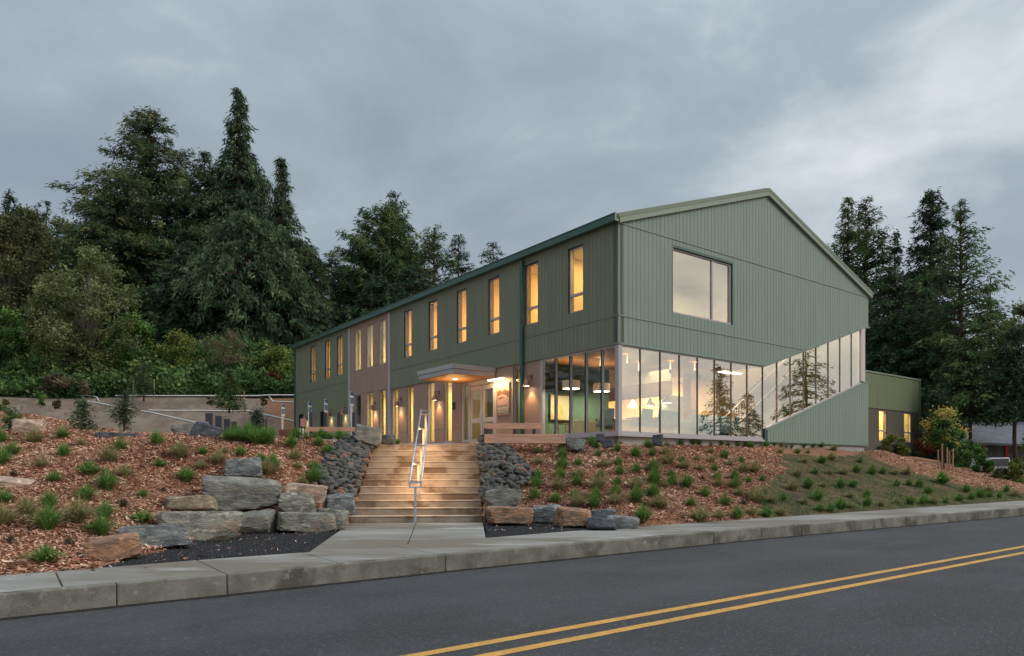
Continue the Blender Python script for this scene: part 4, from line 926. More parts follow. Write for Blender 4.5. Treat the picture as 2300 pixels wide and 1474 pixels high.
text('NEHALEM BAY', .125, (-.05, 0, .215), sg, mat('poster_cream', (.75, .66, .55), .6, .3), sx=.92)
mb = MB()
for z in (.185, .13, .075): mb.box(-.05, -.047, -.33, .33, z, z+.012)
mb.build('caption_line', MATS['poster_cream'], sg)
mb = MB(); mb.box(-.05, 0, -.41, -.38, -.03, 1.25); mb.box(-.05, 0, .38, .41, -.03, 1.25); mb.box(-.05, 0, -.38, .38, -.03, 0); mb.box(-.05, 0, -.38, .38, 1.22, 1.25); mb.build('frame', mat('poster_frame', (.30, .17, .13), .5, .4), sg)
t = empty('sign_lamp', in_bld(-.0, 6.35, 4.90), BR, 'long horizontal picture light glowing above the landscape poster', 'lamp')
b = MB(); b.box(-.30, -.16, -.52, .52, -.02, .03); b.box(-.18, .03, -.45, -.42, .0, .02); b.box(-.18, .03, .42, .45, .0, .02); b.build('housing', M_canopy, t)
b = MB(); b.box(-.29, -.17, -.50, .50, -.035, -.02); b.build('tube', E_bulb, t)
lamp('sign_light', 'AREA', (-.22, 0, -.05), 26, W1, .12, .95, t, (0, R(-20), 0))

# ------------------------------------------------------------------ boulders
def boulder_mesh(seed, sx, sy, sz, blocky=.6, lay=0.):
    bm = bmesh.new(); bmesh.ops.create_icosphere(bm, subdivisions=4, radius=1)
    r = random.Random(seed); planes = []
    for ax in ((1, 0, 0), (-1, 0, 0), (0, 1, 0), (0, -1, 0), (0, 0, 1), (0, 0, -1)):
        n = Vector(ax)+Vector((r.uniform(-.24, .24), r.uniform(-.24, .24), r.uniform(-.13, .13))); planes.append((n.normalized(), r.uniform(.62, .74)))
    for _ in range(9):
        n = Vector((r.gauss(0, 1), r.gauss(0, 1), r.gauss(0, .8))).normalized(); planes.append((n, r.uniform(.80, .98)))
    off = Vector((seed*3.7, seed*1.3, seed*.7))
    for v in bm.verts:
        p = v.co.copy().normalized(); t = 1.3
        for n, d in planes:
            c = p.dot(n)
            if c > .05: t = min(t, d/c)
        q = p*t
        q += p*(noise.fractal(q*1.6+off, .9, 2.1, 4)*.035)+p*abs(noise.noise(q*6+off))*.03
        v.co = q
    lo = [min(v.co[a] for v in bm.verts) for a in range(3)]; hi = [max(v.co[a] for v in bm.verts) for a in range(3)]
    for v in bm.verts:
        v.co = Vector([((v.co[a]-lo[a])/(hi[a]-lo[a])-.5)*d for a, d in enumerate((sx, sy, sz))])
        if lay: v.co += Vector((v.co.x, v.co.y, 0))*math.sin(v.co.z*38+noise.noise(off+v.co*2)*3)*lay
    me = bpy.data.meshes.new('boulder'); bm.to_mesh(me); bm.free(); me.polygons.foreach_set('use_smooth', [True]*len(me.polygons))
    try: me.set_sharp_from_angle(angle=R(17))
    except Exception: pass
    return me
def boulder(i, px0, px1, top, base, Y, m, label, depth=.7, tilt=0., rz=0., lay=.0, cat='boulder', g='boulders of the front bank'):
    if Y is None: Y = F*(H-.24)/(base-HY)
    w = (px1-px0)/F*Y; Yc = Y+depth*w*.42; zb = H+(HY-base)/F*Y-.02; zt = H+(HY-top)/F*(Yc-depth*w*.12)
    th_ = -math.atan(((px0+px1)/2-CX)/F); me = boulder_mesh(i*7+3, w*math.cos(th_)*1.02, w*depth, (zt-zb)*1.04, lay=lay); me.materials.append(m)
    o = bpy.data.objects.new('boulder', me); C.objects.link(o)
    o.location = (((px0+px1)/2-CX)/F*Yc, Yc, (zt+zb)/2); o.rotation_euler = (r_(i, .04), tilt, th_+rz*.5)
    return tag(o, label, cat, g)
def r_(i, a): return (math.sin(i*12.9898)*43758.5453 % 1-.5)*2*a
BL = [(1, 186, 318, 1206, 1262, None, K_rust, 'rusty orange slab with dark top edge, lowest of the left rocks by the sidewalk', .55, -.10, 0, 0),
 (2, 262, 437, 1179, 1236, None, K_grey, 'blue grey slab just behind the rusty slab beside black gravel', .55, .03, 0, .004),
 (3, 350, 545, 1147, 1219, None, K_greytan, 'large grey block with a tan right end face above the black gravel', .6, .02, .2, 0),
 (4, 522, 622, 1146, 1201, 12.4, K_greyg, 'flat faced grey green block narrowing downward under the largest boulder', .7, 0, 0, 0),
 (5, 620, 758, 1152, 1197, 12.7, K_greytan, 'long low grey brown rock at the gravel edge left of the steps', .6, .02, .1, 0),
 (6, 708, 784, 1140, 1188, 13.3, K_greytan, 'grey rock wedged behind the low rock nearest the steps', .7, 0, -.3, 0),
 (7, 722, 801, 1109, 1163, 14.3, K_grey, 'upright grey rock with orange edge touching the bottom steps', .8, 0, .2, .003),
 (8, 624, 710, 1107, 1151, 13.1, K_greytan, 'square grey rock with brown face stacked left of the upright rock', .8, .04, .1, 0),
 (9, 636, 736, 1087, 1132, 13.9, K_pale, 'pale rusty rock lying behind the square stacked rock', .7, .05, 0, 0),
 (10, 453, 635, 1067, 1144, 12.9, K_greyg, 'largest smooth grey boulder stained rust in the middle of the pile', .7, 0, 0, 0),
 (11, 505, 590, 1027, 1075, 14.0, K_grey, 'dark streaked pointed rock on top behind the largest boulder', .8, 0, 0, 0),
 (12, 368, 491, 1112, 1147, 12.2, K_tan, 'layered tan slab with blue grey left end beside the largest boulder', .5, .03, 0, .006),
 (13, -40, 86, 1072, 1112, 11.6, K_pale, 'pale rusty boulder cut by the left edge of the picture', .7, .08, 0, 0),
 (14, 25, 110, 941, 992, 17.2, K_pale, 'rounded pinkish brown boulder near the path on the far left', .9, .05, 0, 0),
 (15, 210, 319, 970, 1000, 16.8, K_dark, 'flat black slate slab lying near the path', .6, -.05, 0, .004),
 (16, 425, 502, 951, 993, 17.6, K_dark, 'dark blue grey boulder beside the tall grasses at the path', .8, .2, 0, .004),
 (17, 385, 470, 948, 984, 18.6, K_greyg, 'long grey tan boulder leaning behind the dark path boulder', .7, -.06, 0, 0),
 (18, 794, 858, 956, 1001, 18.4, K_greyg, 'blocky grey brown boulder at the top left of the stairs', .9, .08, .1, 0),
 (20, 1087, 1171, 1096, 1142, 14.9, K_greyg, 'grey green block with dark patch stacked right beside the steps', .8, -.04, .1, 0),
 (21, 1090, 1198, 1138, 1179, 14.2, K_rust, 'rusty brown block on gravel right of the bottom step', .7, 0, .05, 0),
 (22, 1195, 1266, 1134, 1173, 14.8, K_grey, 'dark grey rock between the two rusty blocks on the right', .8, .06, 0, 0),
 (23, 1245, 1336, 1141, 1186, None, K_rust, 'orange faced block with dark right side on the right gravel', .8, .05, .3, 0),
 (24, 1317, 1385, 1163, 1191, None, K_dark, 'small black wedge rock in front of the right row', .9, 0, 0, 0),
 (25, 1326, 1382, 1143, 1167, 14.3, K_grey, 'small grey rock half hidden behind the black wedge rock', .7, 0, 0, 0),
 (26, 1363, 1436, 1159, 1187, None, K_grey, 'flat grey slab ending the right row at the sidewalk', .7, .02, 0, .003),
 (27, 1270, 1314, 984, 1010, 18.8, K_grey, 'flat grey rock at the right end of the timber bench', .8, .2, 0, 0),
 (28, 1339, 1358, 975, 992, 19.6, K_dark, 'small dark pointed stone below the corner window', .9, 0, 0, 0),
 (29, 1351, 1381, 990, 1005, 19.2, K_dark, 'small dark stone just below the pointed stone', .8, 0, 0, 0),
 (30, 1465, 1490, 976, 1001, 20.6, K_dark, 'dark upright stone below the second gable pane', .8, 0, 0, 0),
 (31, 852, 888, 976, 1000, 19.4, K_dark, 'low dark stone with plants at the stair head', .8, 0, 0, 0)]
for i, a, b, t_, bs, Y, m, lb, dp, ti, rz_, ly in BL: boulder(i, a, b, t_, bs, Y, m, lb, dp, ti, rz_, ly)

# ------------------------------------------------------------------ cobble banks beside the stairs
cobm = []
for k in range(12):
    bm = bmesh.new(); bmesh.ops.create_icosphere(bm, subdivisions=2, radius=1); r = random.Random(k+50)
    e0 = Vector((1, r.uniform(.62, .9), r.uniform(.42, .62)))
    pls = [(Vector((r.gauss(0, 1), r.gauss(0, 1), r.gauss(0, 1))).normalized(), r.uniform(.66, .85)) for _ in range(8)]
    for v in bm.verts:
        p = v.co.copy(); s = 1+noise.noise(p*1.3+Vector((k*5, 0, 0)))*.22
        for n_p, d_p in pls:
            if p.dot(n_p) > .1: s = min(s, d_p/p.dot(n_p)*1.06)
        q = p*s; q.z = max(-.8, min(.78, q.z)); v.co = Vector((q.x*e0.x, q.y*e0.y, q.z*e0.z))
    me = bpy.data.meshes.new('cobble'); bm.to_mesh(me); bm.free(); me.polygons.foreach_set('use_smooth', [True]*len(me.polygons)); cobm.append(me)
cobv = {}
def cobmesh(k, mi):
    if (k, mi) not in cobv: me = cobm[k].copy(); me.materials.append(K_cob[mi]); cobv[(k, mi)] = me
    return cobv[(k, mi)]
def cobble_bank(sign, label, outer, s0, s1, seed):
    """outer(s): width of the bank at distance s up the stair"""
    root = empty('cobble_bank', (*(SB+SPp*sign*1.8+SD*2), .9), 0, label, 'cobble bank'); r = random.Random(seed)
    pts = []; s = s0
    while s < s1:
        w = .02; W = outer(s)
        while w < W:
            pts.append((s+r.uniform(-.05, .05), w+r.uniform(-.04, .04), W)); w += .132
        s += .120
    extra = [(r.uniform(s0, s1), None, 0) for _ in range(110)]
    n = 0; stuff_v = []; stuff_f = []; stuff_m = []
    items = []
    for s, w, W in pts: items.append((s, w, 0))
    for s, _, _ in extra: items.append((s, r.uniform(.02, outer(s)), 1))
    r.shuffle(items)
    for s, w, lvl in items:
        W = outer(s); p = SB+SD*s+SPp*sign*(HW+.04+w)
        crown = .16*math.sin(min(1, (w+.12)/max(W, .1))*math.pi)**.7 if W > 0 else 0
        z = max(float(stair_z(max(s, 0)))*.96+.02, hgt(*p)+.04)*(1 if w < .6 else 0)+(hgt(*p)+.05)*(0 if w < .6 else 1)+crown*(1-.25*lvl)+lvl*.045
        sc_ = r.uniform(.066, .120)*(1.0 if lvl == 0 else 1.12); mi = r.choices((0, 1, 2, 3), (.48, .28, .17, .07))[0]
        rot = (r.uniform(-.5, .5), r.uniform(-.5, .5)+sign*.25, r.uniform(0, 6.28))
        if n < 300:
            o = bpy.data.objects.new('cobble', cobmesh(r.randrange(12), mi)); C.objects.link(o); o.parent = root; o.location = Vector((p[0], p[1], z))-root.location
            o.rotation_euler = rot; o.scale = (sc_*1.25, sc_*1.1, sc_*1.15); n += 1
        else:
            me = cobm[r.randrange(12)]; M_ = Matrix.Translation(Vector((p[0], p[1], z))-root.location) @ Matrix.Rotation(rot[2], 4, 'Z') @ Matrix.Rotation(rot[0], 4, 'X') @ Matrix.Scale(sc_*1.15, 4)
            b0 = len(stuff_v); stuff_v += [tuple(M_ @ v.co) for v in me.vertices]; stuff_f += [tuple(x+b0 for x in f.vertices) for f in me.polygons]; stuff_m += [mi]*len(me.polygons)
    if stuff_f:
        me = bpy.data.meshes.new('cobbles'); me.from_pydata(stuff_v, [], stuff_f); me.update()
        for m in K_cob: me.materials.append(m)
        me.polygons.foreach_set('material_index', stuff_m); me.polygons.foreach_set('use_smooth', [True]*len(me.polygons))
        o = bpy.data.objects.new('cobbles', me); C.objects.link(o); o.parent = root; o['kind'] = 'stuff'
cobble_bank(-1, 'heap of dark rounded cobbles left of the stairs above the upright rock', lambda s: np.interp(s, [0, .8, 2.4, 3.6, 4.4], [.55, 1.05, 1.0, .9, .75]), .55, 4.4, 11)
cobble_bank(1, 'heap of dark rounded cobbles right of the stairs below the timber bench', lambda s: np.interp(s, [0, .9, 1.6, 2.6, 3.6, 4.4], [.35, .75, 1.25, 1.0, .75, .5]), .3, 4.4, 12)

# ------------------------------------------------------------------ timber rails, signs, posts, planter and other small things
t = empty('timber_bench', (*PT(1178, 995, 18.6)[:2], 2.05), 0, 'pinkish fir timber bench with back rail at the head of the stairs', 'bench')
def bxx(px0, px1, py0, py1, Y, th, name, m, par, base, sk=0):
    x0, y, z1 = PT(px0, py0, Y); x1, _, z0 = PT(px1, py1, Y); b = MB(); ox, oy, oz = base
    b.box(x0-ox, x1-ox, -oy+Y, -oy+Y+th, z0-oz, z1-oz); return b.build(name, m, par, bevel=.006)
tb = tuple(t.location)
bxx(1088, 1270, 975.5, 996, 18.5, .30, 'beam', M_fir, t, tb); bxx(1088, 1217, 950.5, 963.5, 18.95, .08, 'back_rail', M_fir, t, tb)
for px in (1088.5, 1152, 1196): bxx(px, px+7, 963.5, 976, 18.95, .07, 'post', M_dgrey, t, tb)
bxx(1086.5, 1092, 962, 996, 18.80, .06, 'post', M_dgrey, t, tb)
x0, y0, z0 = PT(692, 966, 24.5); x1, _, _ = PT(796, 966, 24.5)
t = empty('timber_rail', ((x0+x1)/2, 24.5, 2.3), 0, 'low fir timber rail beside the grass left of the boulder at the stair head', 'rail'); hw = (x1-x0)/2
b = MB(); b.box(-hw, hw, 0, .1, PT(0, 969.5, 24.5)[2]-2.3, PT(0, 959.5, 24.5)[2]-2.3); b.build('beam', M_fir, t, bevel=.006)
for sx in (-.93, -.3, .3, .93): b = MB(); b.box(sx*hw-.05, sx*hw+.05, .1, .2, 0, 1.1); b.build('post', M_dgrey, t)
for i, (px, py, Y, lab) in enumerate([(634, 907, 34.4, 'white post with blue accessible parking sign, farthest left against the bare hillside'), (694, 903, 33.5, 'white post with blue accessible parking sign before the far end of the green wall'),
                                      (730, 897, 32.0, 'white post with blue accessible parking sign before the dark far doors'), (791, 880, 29.0, 'white post with blue accessible parking sign beside the tan bay, tallest of the four')]):
    x, y, z = PT(px, py, Y); zg = hgt(x, Y)
    t = empty('parking_sign', (x, Y, zg), 1.05 if i < 3 else 1.0, lab, 'sign', 'accessible parking signs'); hh = z-zg; k = (.02, 0, .012, -.07)[i]
    b = MB(); b.tube([(0, 0, 0), (k, 0, hh)], .045, 8); b.build('post', M_white, t)
    xx = k*.9
    b = MB(); b.box(xx-.10, xx+.10, -.05, -.04, hh-.62, hh-.18); b.build('sign_panel', M_white, t)
    b = MB(); b.box(xx-.085, xx+.085, -.058, -.052, hh-.50, hh-.26); b.box(xx-.085, xx+.085, -.058, -.052, hh-.16, hh-.02); b.build('blue_field', M_blue, t)
    b = MB(); b.tube([(xx-.02, -.062, hh-.33), (xx-.02, -.062, hh-.40), (xx+.03, -.062, hh-.40), (xx+.045, -.062, hh-.45)], .008, 4); b.tube([(xx-.005, -.062, hh-.47), (xx-.045, -.062, hh-.44), (xx-.05, -.062, hh-.40)], .007, 4); b.box(xx-.032, xx-.008, -.066, -.060, hh-.32, hh-.295); b.build('wheelchair_symbol', M_white, t)
for i, (a, b_, tp, Y, lab) in enumerate([(461, 476, 928, 30, 'tallest'), (483, 496, 934.5, 32.5, 'second'), (502.5, 515, 941, 35.5, 'third'), (519, 530, 947, 38, 'shortest')]):
    x0, _, z1 = PT(a, tp, Y); x1, _, _ = PT(b_, tp, Y); zg = hgt((x0+x1)/2, Y); mb = MB(); hw = (x1-x0)/2
    mb.box(-hw, hw, 0, .12, 0, z1-zg); o = mb.build('metal_panel', M_dgrey, None, ((x0+x1)/2, Y, zg), bevel=.01)
    tag(o, ['tallest and leftmost', 'second from left', 'third from left', 'smallest and rightmost'][i]+' of four upright dark panels before the bare bank', 'panel', 'row of upright dark metal panels')
x0, _, z1 = PT(626, 964.5, 27); x1, _, z0 = PT(674, 978, 27)
t = empty('planter_box', ((x0+x1)/2, 27, z0-.1), 0, 'low red brown ribbed metal planter at the end of the path', 'planter'); hw = (x1-x0)/2; mb = MB(); n = 16
for i in range(n): mb.box(-hw+i*2*hw/n+.008, -hw+(i+1)*2*hw/n-.008, 0, .04, 0, z1-z0+.1)
tag(mb.build('ribs', M_rust, t), kind='stuff'); mb = MB(); mb.box(-hw, hw, .04, .9, 0, z1-z0+.06); mb.build('body', M_rust, t)
mb = MB(); mb.box(hw, hw+.08, -.05, .5, 0, z1-z0+.14); mb.build('end_post', M_white, t)
x0, _, z1 = PT(675, 941, 26.5)
t = empty('utility_box', (x0+.1, 26.5, 2.35), .5, 'small pinkish box on two posts by the far corner of the building', 'box')
mb = MB(); mb.box(-.1, .1, -.06, .06, z1-2.35-.30, z1-2.35); mb.build('body', mat('pink_paint', (.42, .20, .18), .6, .3), t, bevel=.01)
for sx in (-.06, .06): mb = MB(); mb.box(sx-.02, sx+.02, -.02, .02, 0, z1-2.65); mb.build('post', M_dgrey, t)
# white pipes laid over the bare slope
def slope_line(pts, label):
    P_ = []
    for (px, py), (qx, qy) in zip(pts[:-1], pts[1:]):
        n = max(2, int(math.hypot(qx-px, qy-py)/20))
        for i in range(n): P_.append((px+(qx-px)*i/n, py+(qy-py)*i/n))
    P_.append(pts[-1]); V_ = []
    for px, py in P_:
        x, y, z = ground_hit(px, py, 24, 56); V_.append((x, y, z+.05))
    b = MB(); b.tube(V_, .045, 6); o = b.build('pipe', M_white, None); tag(o, label, 'pipe', 'white pipes on the bare bank')
slope_line([(335, 923), (345, 923.5), (560, 925), (660, 948)], 'thin white pipe crossing the middle of the bare bank and dropping to the building')
slope_line([(318, 925), (335, 927), (440, 951)], 'thin white pipe running down the bare bank towards the dark panels')
slope_line([(118, 889), (196, 890), (206, 891), (218, 894), (222, 903)], 'thin white pipe at the top left of the bare bank with a bent end')
slope_line([(197, 903), (262, 915), (300, 921)], 'short white pipe behind the two blue tinted spruces')
slope_line([(602, 889), (613, 903.5), (662, 905)], 'short bent white pipe near the green end of the building')
V_ = []
for px in range(260, 670, 20): Y = 51.6; V_.append(PT(px, 889 if px < 600 else 887.5, Y))
b = MB(); b.tube(V_, .05, 6); tag(b.build('pipe', M_white, None), 'long straight white pipe along the top of the bare bank under the ivy', 'pipe', 'white pipes on the bare bank')
# pale strip of path edge: one concrete kerb along the crest
V_ = []
for px, py, Y in [(-300, 966, 17.7), (0, 967, 17.8), (108, 970.5, 17.95), (300, 974.5, 18.15), (484, 977.5, 18.4), (600, 982, 18.65), (730, 991, 18.9), (838, 999, 19.05)]:
    V_.append((PT(px, py, Y)[0], Y, PT(px, py, Y)[2]))
mb = MB()
for p, q in zip(V_[:-1], V_[1:]):
    mb.hexa([(p[0], p[1], p[2]-.3), (q[0], q[1], q[2]-.3), (q[0], q[1]+1.6, q[2]-.3), (p[0], p[1]+1.6, p[2]-.3), (p[0], p[1], p[2]+.0), (q[0], q[1], q[2]+.0), (q[0], q[1]+1.6, q[2]+.03), (p[0], p[1]+1.6, p[2]+.03)])
tag(mb.build('path', M_lot, None), kind='structure')
# stakes
def stake(px, pt, pb, Y, label, w=.04, m=None):
    x, y, z1 = PT(px, pt, Y); zb = hgt(x, Y); b = MB(); b.tube([(0, 0, -.1), (r_(px, .03), 0, z1-zb)], w, 6); o = b.build('stake', m or mat('stake_wood', (.42, .26, .18), .8, .2), None, (x, y, zb)); tag(o, label, 'stake', 'tree stakes')
stake(299, 852, 890, 50.5, 'thin pale stake left of the young spruce by the ivy'); stake(345.5, 852, 888, 50.5, 'thin pale stake right of the young spruce by the ivy')
stake(485.5, 884, 918, 50.5, 'short pale stake left of the bushy young conifer'); stake(549, 880, 918, 48.5, 'tall pale stake right of the bushy young conifer')
stake(598, 943, 965, 36, 'dark stake beside the small dark conifer', .04, M_dgrey)

# ------------------------------------------------------------------ white pickup truck and pale shed at the far right
TX, TY = (2222-CX)/F*44, 44.0; zg = hgt(TX, TY)
tr = empty('pickup_truck', (TX, TY, .42), .12, 'white pickup truck parked behind the shrubs at the right edge', 'truck')
M_tw = mat('truck_white', (.42, .45, .50), .25, .5, coat=.5)
b = MB(); b.prism([(-2.8, .55), (-2.8, 1.0), (-1.3, 1.08), (-.75, 1.65), (.55, 1.68), (.72, 1.08), (2.7, 1.10), (2.7, .5)], 1, -.95, .95); b.build('body', M_tw, tr, bevel=.05)
b = MB(); b.prism([(-1.08, 1.12), (-.68, 1.58), (.45, 1.60), (.56, 1.12)], 1, -.97, .97); b.build('side_window', mat('dark_glass', (.02, .025, .03), .1, .6), tr)
for sx in (-1.8, 1.8):
    for sy in (-.9, .9): b = MB(); b.prism([(sx+.38*math.cos(k*PI/8), .42+.38*math.sin(k*PI/8)) for k in range(16)], 1, sy-.11, sy+.11); b.build('wheel', M_black, tr)
b = MB(); b.box(2.68, 2.74, -.9, -.7, .8, 1.02); b.build('tail_light', mat('red_plastic', (.4, .02, .02), .3, .5), tr)
SX, SY = (2222-CX)/F*50.5, 50.5
sh = empty('shed', (SX, SY, .3), -.2, 'weathered shed with pale roof, red posts and white wall among the conifers', 'shed')
b = MB(); b.hexa([(-4.6, -2.2, 2.9), (4.6, -2.2, 2.5), (4.6, 3, 4.4), (-4.6, 3, 5.2), (-4.6, -2.2, 3.05), (4.6, -2.2, 2.65), (4.6, 3, 4.55), (-4.6, 3, 5.35)])
b.build('roof', mat('pale_roof', (.17, .18, .21), .6, .3, vary=.2, vscale=2), sh)
b = MB(); b.box(-3.6, 4.0, 0, 2.4, 0, 2.9); b.build('wall', mat('shed_wall', (.28, .28, .30), .8, .2, vary=.3, vscale=2), sh)
for x in (-1.2, .2, 2.0): b = MB(); b.box(x-.1, x+.1, -2.1, -1.9, 0, 2.9); b.build('post', mat('red_paint', (.30, .02, .03), .6, .3), sh)

# ------------------------------------------------------------------ vegetation
def rand_unit(n, g):
    v = g.normal(size=(n, 3)); return unit(v)
def sticks(segs, r0, r1, n=4):
    """segs (N,2,3) -> thin prisms"""
    P0, P1 = segs[:, 0], segs[:, 1]; d = unit(P1-P0); a = unit(np.cross(d, np.array([.3, .2, .93]))); b = np.cross(d, a)
    ang = np.arange(n)*2*np.pi/n; ca, sa = np.cos(ang), np.sin(ang)
    ring = a[:, None]*ca[None, :, None]+b[:, None]*sa[None, :, None]
    r0 = np.broadcast_to(np.asarray(r0, float), (len(P0),))[:, None, None]; r1 = np.broadcast_to(np.asarray(r1, float), (len(P0),))[:, None, None]
    v = np.concatenate([P0[:, None]+ring*r0, P1[:, None]+ring*r1], 1).reshape(-1, 3); base = np.arange(len(P0))*2*n
    f = np.concatenate([np.stack([base+k, base+(k+1) % n, base+n+(k+1) % n, base+n+k], 1) for k in range(n)], 0)
    return v, f
def trunk_obj(parent, Ht, r, m, lean=(0, 0), name='trunk', top=.06, wob=.15, seed=0):
    b = MB(); g = random.Random(seed); pts = []; rs = []
    for i in range(9):
        t = i/8; pts.append((lean[0]*t+g.uniform(-wob, wob)*t*(1-t)*2, lean[1]*t, Ht*t-.3*(1-t))); rs.append(r*(1-t)**.9*(1.0+.5*max(0, .12-t)*8)+top*.3)
    b.tube(pts, rs, 9); return b.build(name, m, parent, smooth=True), np.array(pts)
def conifer(X, Y, zb, Ht, rad, label, fm, prof='cone', nb=260, dens=5.0, droop=.35, up=.15, bare=.04, sp=.5, seed=0, bark=M_bark, lean=(0, 0), gap=0., group='conifers behind the clinic', name='conifer', sw=.34, trunk_r=None, cat='tree', hang=.55, stick=True, yaw=None):
    g = np.random.default_rng(seed+100)
    t = empty(name, (X, Y, zb), 0, label, cat, group)
    tr_, tp = trunk_obj(t, Ht, trunk_r or Ht*.014, bark, lean, seed=seed)
    tt = bare+(1-bare)*(g.random(nb)**1.0); tt = np.sort(tt)
    if prof == 'cone': R_ = (1-tt)**.68*.97+.03
    elif prof == 'spire': R_ = np.interp(tt, [0, .15, .42, .56, .66, .74, .88, 1], [.80, 1, .92, .66, .40, .19, .13, .02])
    elif prof == 'broad': R_ = np.interp(tt, [0, .2, .45, .7, .88, 1], [.9, 1, .92, .62, .34, .08])
    elif prof == 'thin': R_ = np.interp(tt, [0, .25, .5, .8, 1], [.5, 1, .8, .5, .05])
    elif prof == 'blob': R_ = np.interp(tt, [0, .3, .6, .85, 1], [.55, 1, .95, .65, .2])
    lump = 1+.20*np.sin(tt*23+seed)*np.sin(tt*9+seed*2)
    L = rad*R_*lump*g.uniform(.68, 1.22, nb); az = g.uniform(0, 2*np.pi, nb)
    if gap: keep = g.random(nb) > gap*(np.sin(tt*17+seed*3+az*1.0) > .1); tt, L, az = tt[keep], L[keep], az[keep]; nb = len(tt)
    base = np.stack([np.interp(tt, np.linspace(0, 1, 9), tp[:, 0]), np.interp(tt, np.linspace(0, 1, 9), tp[:, 1]), tt*Ht], 1)
    out = np.stack([np.cos(az), np.sin(az), np.zeros(nb)], 1); upv = up*(.4+tt)
    cnt = np.maximum(4, (L*dens*1.15).astype(int)); idx = np.repeat(np.arange(nb), cnt); n = len(idx)
    s = g.random(n)**.65; s = .08+.92*s
    Ls = L[idx][:, None]; S = s[:, None]
    lat = np.cross(out[idx], np.array([0, 0, 1.])); sgn = g.choice([-1, 1], n)[:, None]
    side_off = g.normal(size=(n, 1))*.13*Ls*(1-S*.75)
    pos = base[idx]+out[idx]*Ls*S+lat*side_off; pos[:, 2] += (L[idx]*(upv[idx]*s-droop*s**2)); pos += g.normal(size=(n, 3))*.10
    d = unit(out[idx]*.75+lat*sgn*g.uniform(.1, .9, (n, 1))+np.array([0, 0, -1.])*g.uniform(hang*.3, hang*1.5, (n, 1)))
    ln = sp*g.uniform(.55, 1.25, n)*(.7+.3*(1-tt[idx])); sd_ = unit(np.cross(d, rand_unit(n, g)))
    basetint = np.clip(.36+.26*g.normal(size=nb), 0, 1)[idx]*.7+.32*s**2  # lighter towards the branch tips, highlights put into the tint
    K_ = 4; pk = np.repeat(pos, K_, 0)+g.normal(size=(n*K_, 3))*(ln.repeat(K_)*.26)[:, None]; dk = unit(np.repeat(d, K_, 0)+g.normal(size=(n*K_, 3))*.34)
    lk = (ln.repeat(K_)*g.uniform(.5, 1.05, n*K_))[:, None]; wk = unit(np.cross(dk, rand_unit(n*K_, g)))*lk*sw*.85
    v = np.stack([pk-wk*.5, pk+wk*.5+dk*lk*.15, pk+dk*lk], 1).reshape(-1, 3)
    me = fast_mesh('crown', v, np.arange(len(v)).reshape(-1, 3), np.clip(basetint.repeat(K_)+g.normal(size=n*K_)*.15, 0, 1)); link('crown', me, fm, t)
    if stick:
        P1 = base+out*(L*.7)[:, None]; P1[:, 2] += L*(upv*.7-droop*.49); v, f = sticks(np.stack([base, P1], 1), .012*Ht**.5+L*.008, .012, 3)
        link('branches', fast_mesh('branches', v, f), bark, t)
    return t
def broadleaf(X, Y, zb, Ht, rad, label, fm, nclump=26, leaves=520, leaf=.22, seed=0, bark=M_palebark, cr=.30, zlo=.25, group='broadleaf trees and shrubs', name='leafy_tree', cat='tree', trunk_r=None, sq=.8, limbs=True, tipdroop=.2, uptw=0., nstem=1):
    if leaves > 250 and nclump > 20: nclump = int(nclump*1.9); leaves = int(leaves/1.9); cr *= .85
    g = np.random.default_rng(seed+900); t = empty(name, (X, Y, zb), 0, label, cat, group)
    if nstem == 1: trunk_obj(t, Ht*.8, trunk_r or Ht*.016, bark, seed=seed)
    th = g.uniform(0, 2*np.pi, nclump); rr = g.random(nclump)**.5; zz = g.uniform(zlo, 1, nclump)
    prof = np.sin(np.clip((zz-zlo)/(1-zlo)*.86+.14, 0, 1)*np.pi)**.6
    cc = np.stack([np.cos(th)*rr*rad*prof, np.sin(th)*rr*rad*prof*.9, Ht*(zz*.93)], 1)
    n = nclump*leaves; idx = np.repeat(np.arange(nclump), leaves)
    crad = rad*cr*g.uniform(.6, 1.25, nclump)
    off = rand_unit(n, g)*(g.random((n, 1))**.5)*(1+.3*g.normal(size=(n, 1))); off[:, 2] *= sq
    p = cc[idx]+off*crad[idx][:, None]*(1+.25*g.normal(size=(n, 1))); p[:, 2] = np.maximum(p[:, 2], .02)
    d = unit(off*.6+rand_unit(n, g)+np.array([0, 0, -tipdroop+uptw])); side = unit(np.cross(d, rand_unit(n, g)))
    v, f = kites(p, d, side, leaf*g.uniform(.6, 1.3, n), leaf*g.uniform(.4, .7, n))
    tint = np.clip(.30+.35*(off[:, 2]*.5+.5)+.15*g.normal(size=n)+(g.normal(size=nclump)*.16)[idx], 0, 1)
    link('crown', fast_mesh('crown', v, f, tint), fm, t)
    if limbs:
        st = np.zeros((nclump, 3)); st[:, 2] = np.minimum(Ht*.55, cc[:, 2]*.55) if nstem == 1 else 0; st[:, :2] = g.normal(size=(nclump, 2))*.03*rad
        mid = (st+cc)/2; mid[:, 2] += Ht*.04; segs = np.concatenate([np.stack([st, mid], 1), np.stack([mid, cc], 1)], 0)
        k = 4; ii = np.repeat(np.arange(nclump), k); tips = cc[ii]+rand_unit(nclump*k, g)*crad[ii][:, None]*.95
        r0 = min(Ht*.0035, .035)
        v, f = sticks(np.concatenate([segs, np.stack([cc[ii], tips], 1)], 0), np.concatenate([np.full(nclump, r0*1.3), np.full(nclump, r0*.8), np.full(nclump*k, r0*.45)]), np.concatenate([np.full(nclump, r0*.8), np.full(nclump, r0*.4), np.full(nclump*k, r0*.15)]), 4)
        link('branches', fast_mesh('branches', v, f), bark, t)
    return t
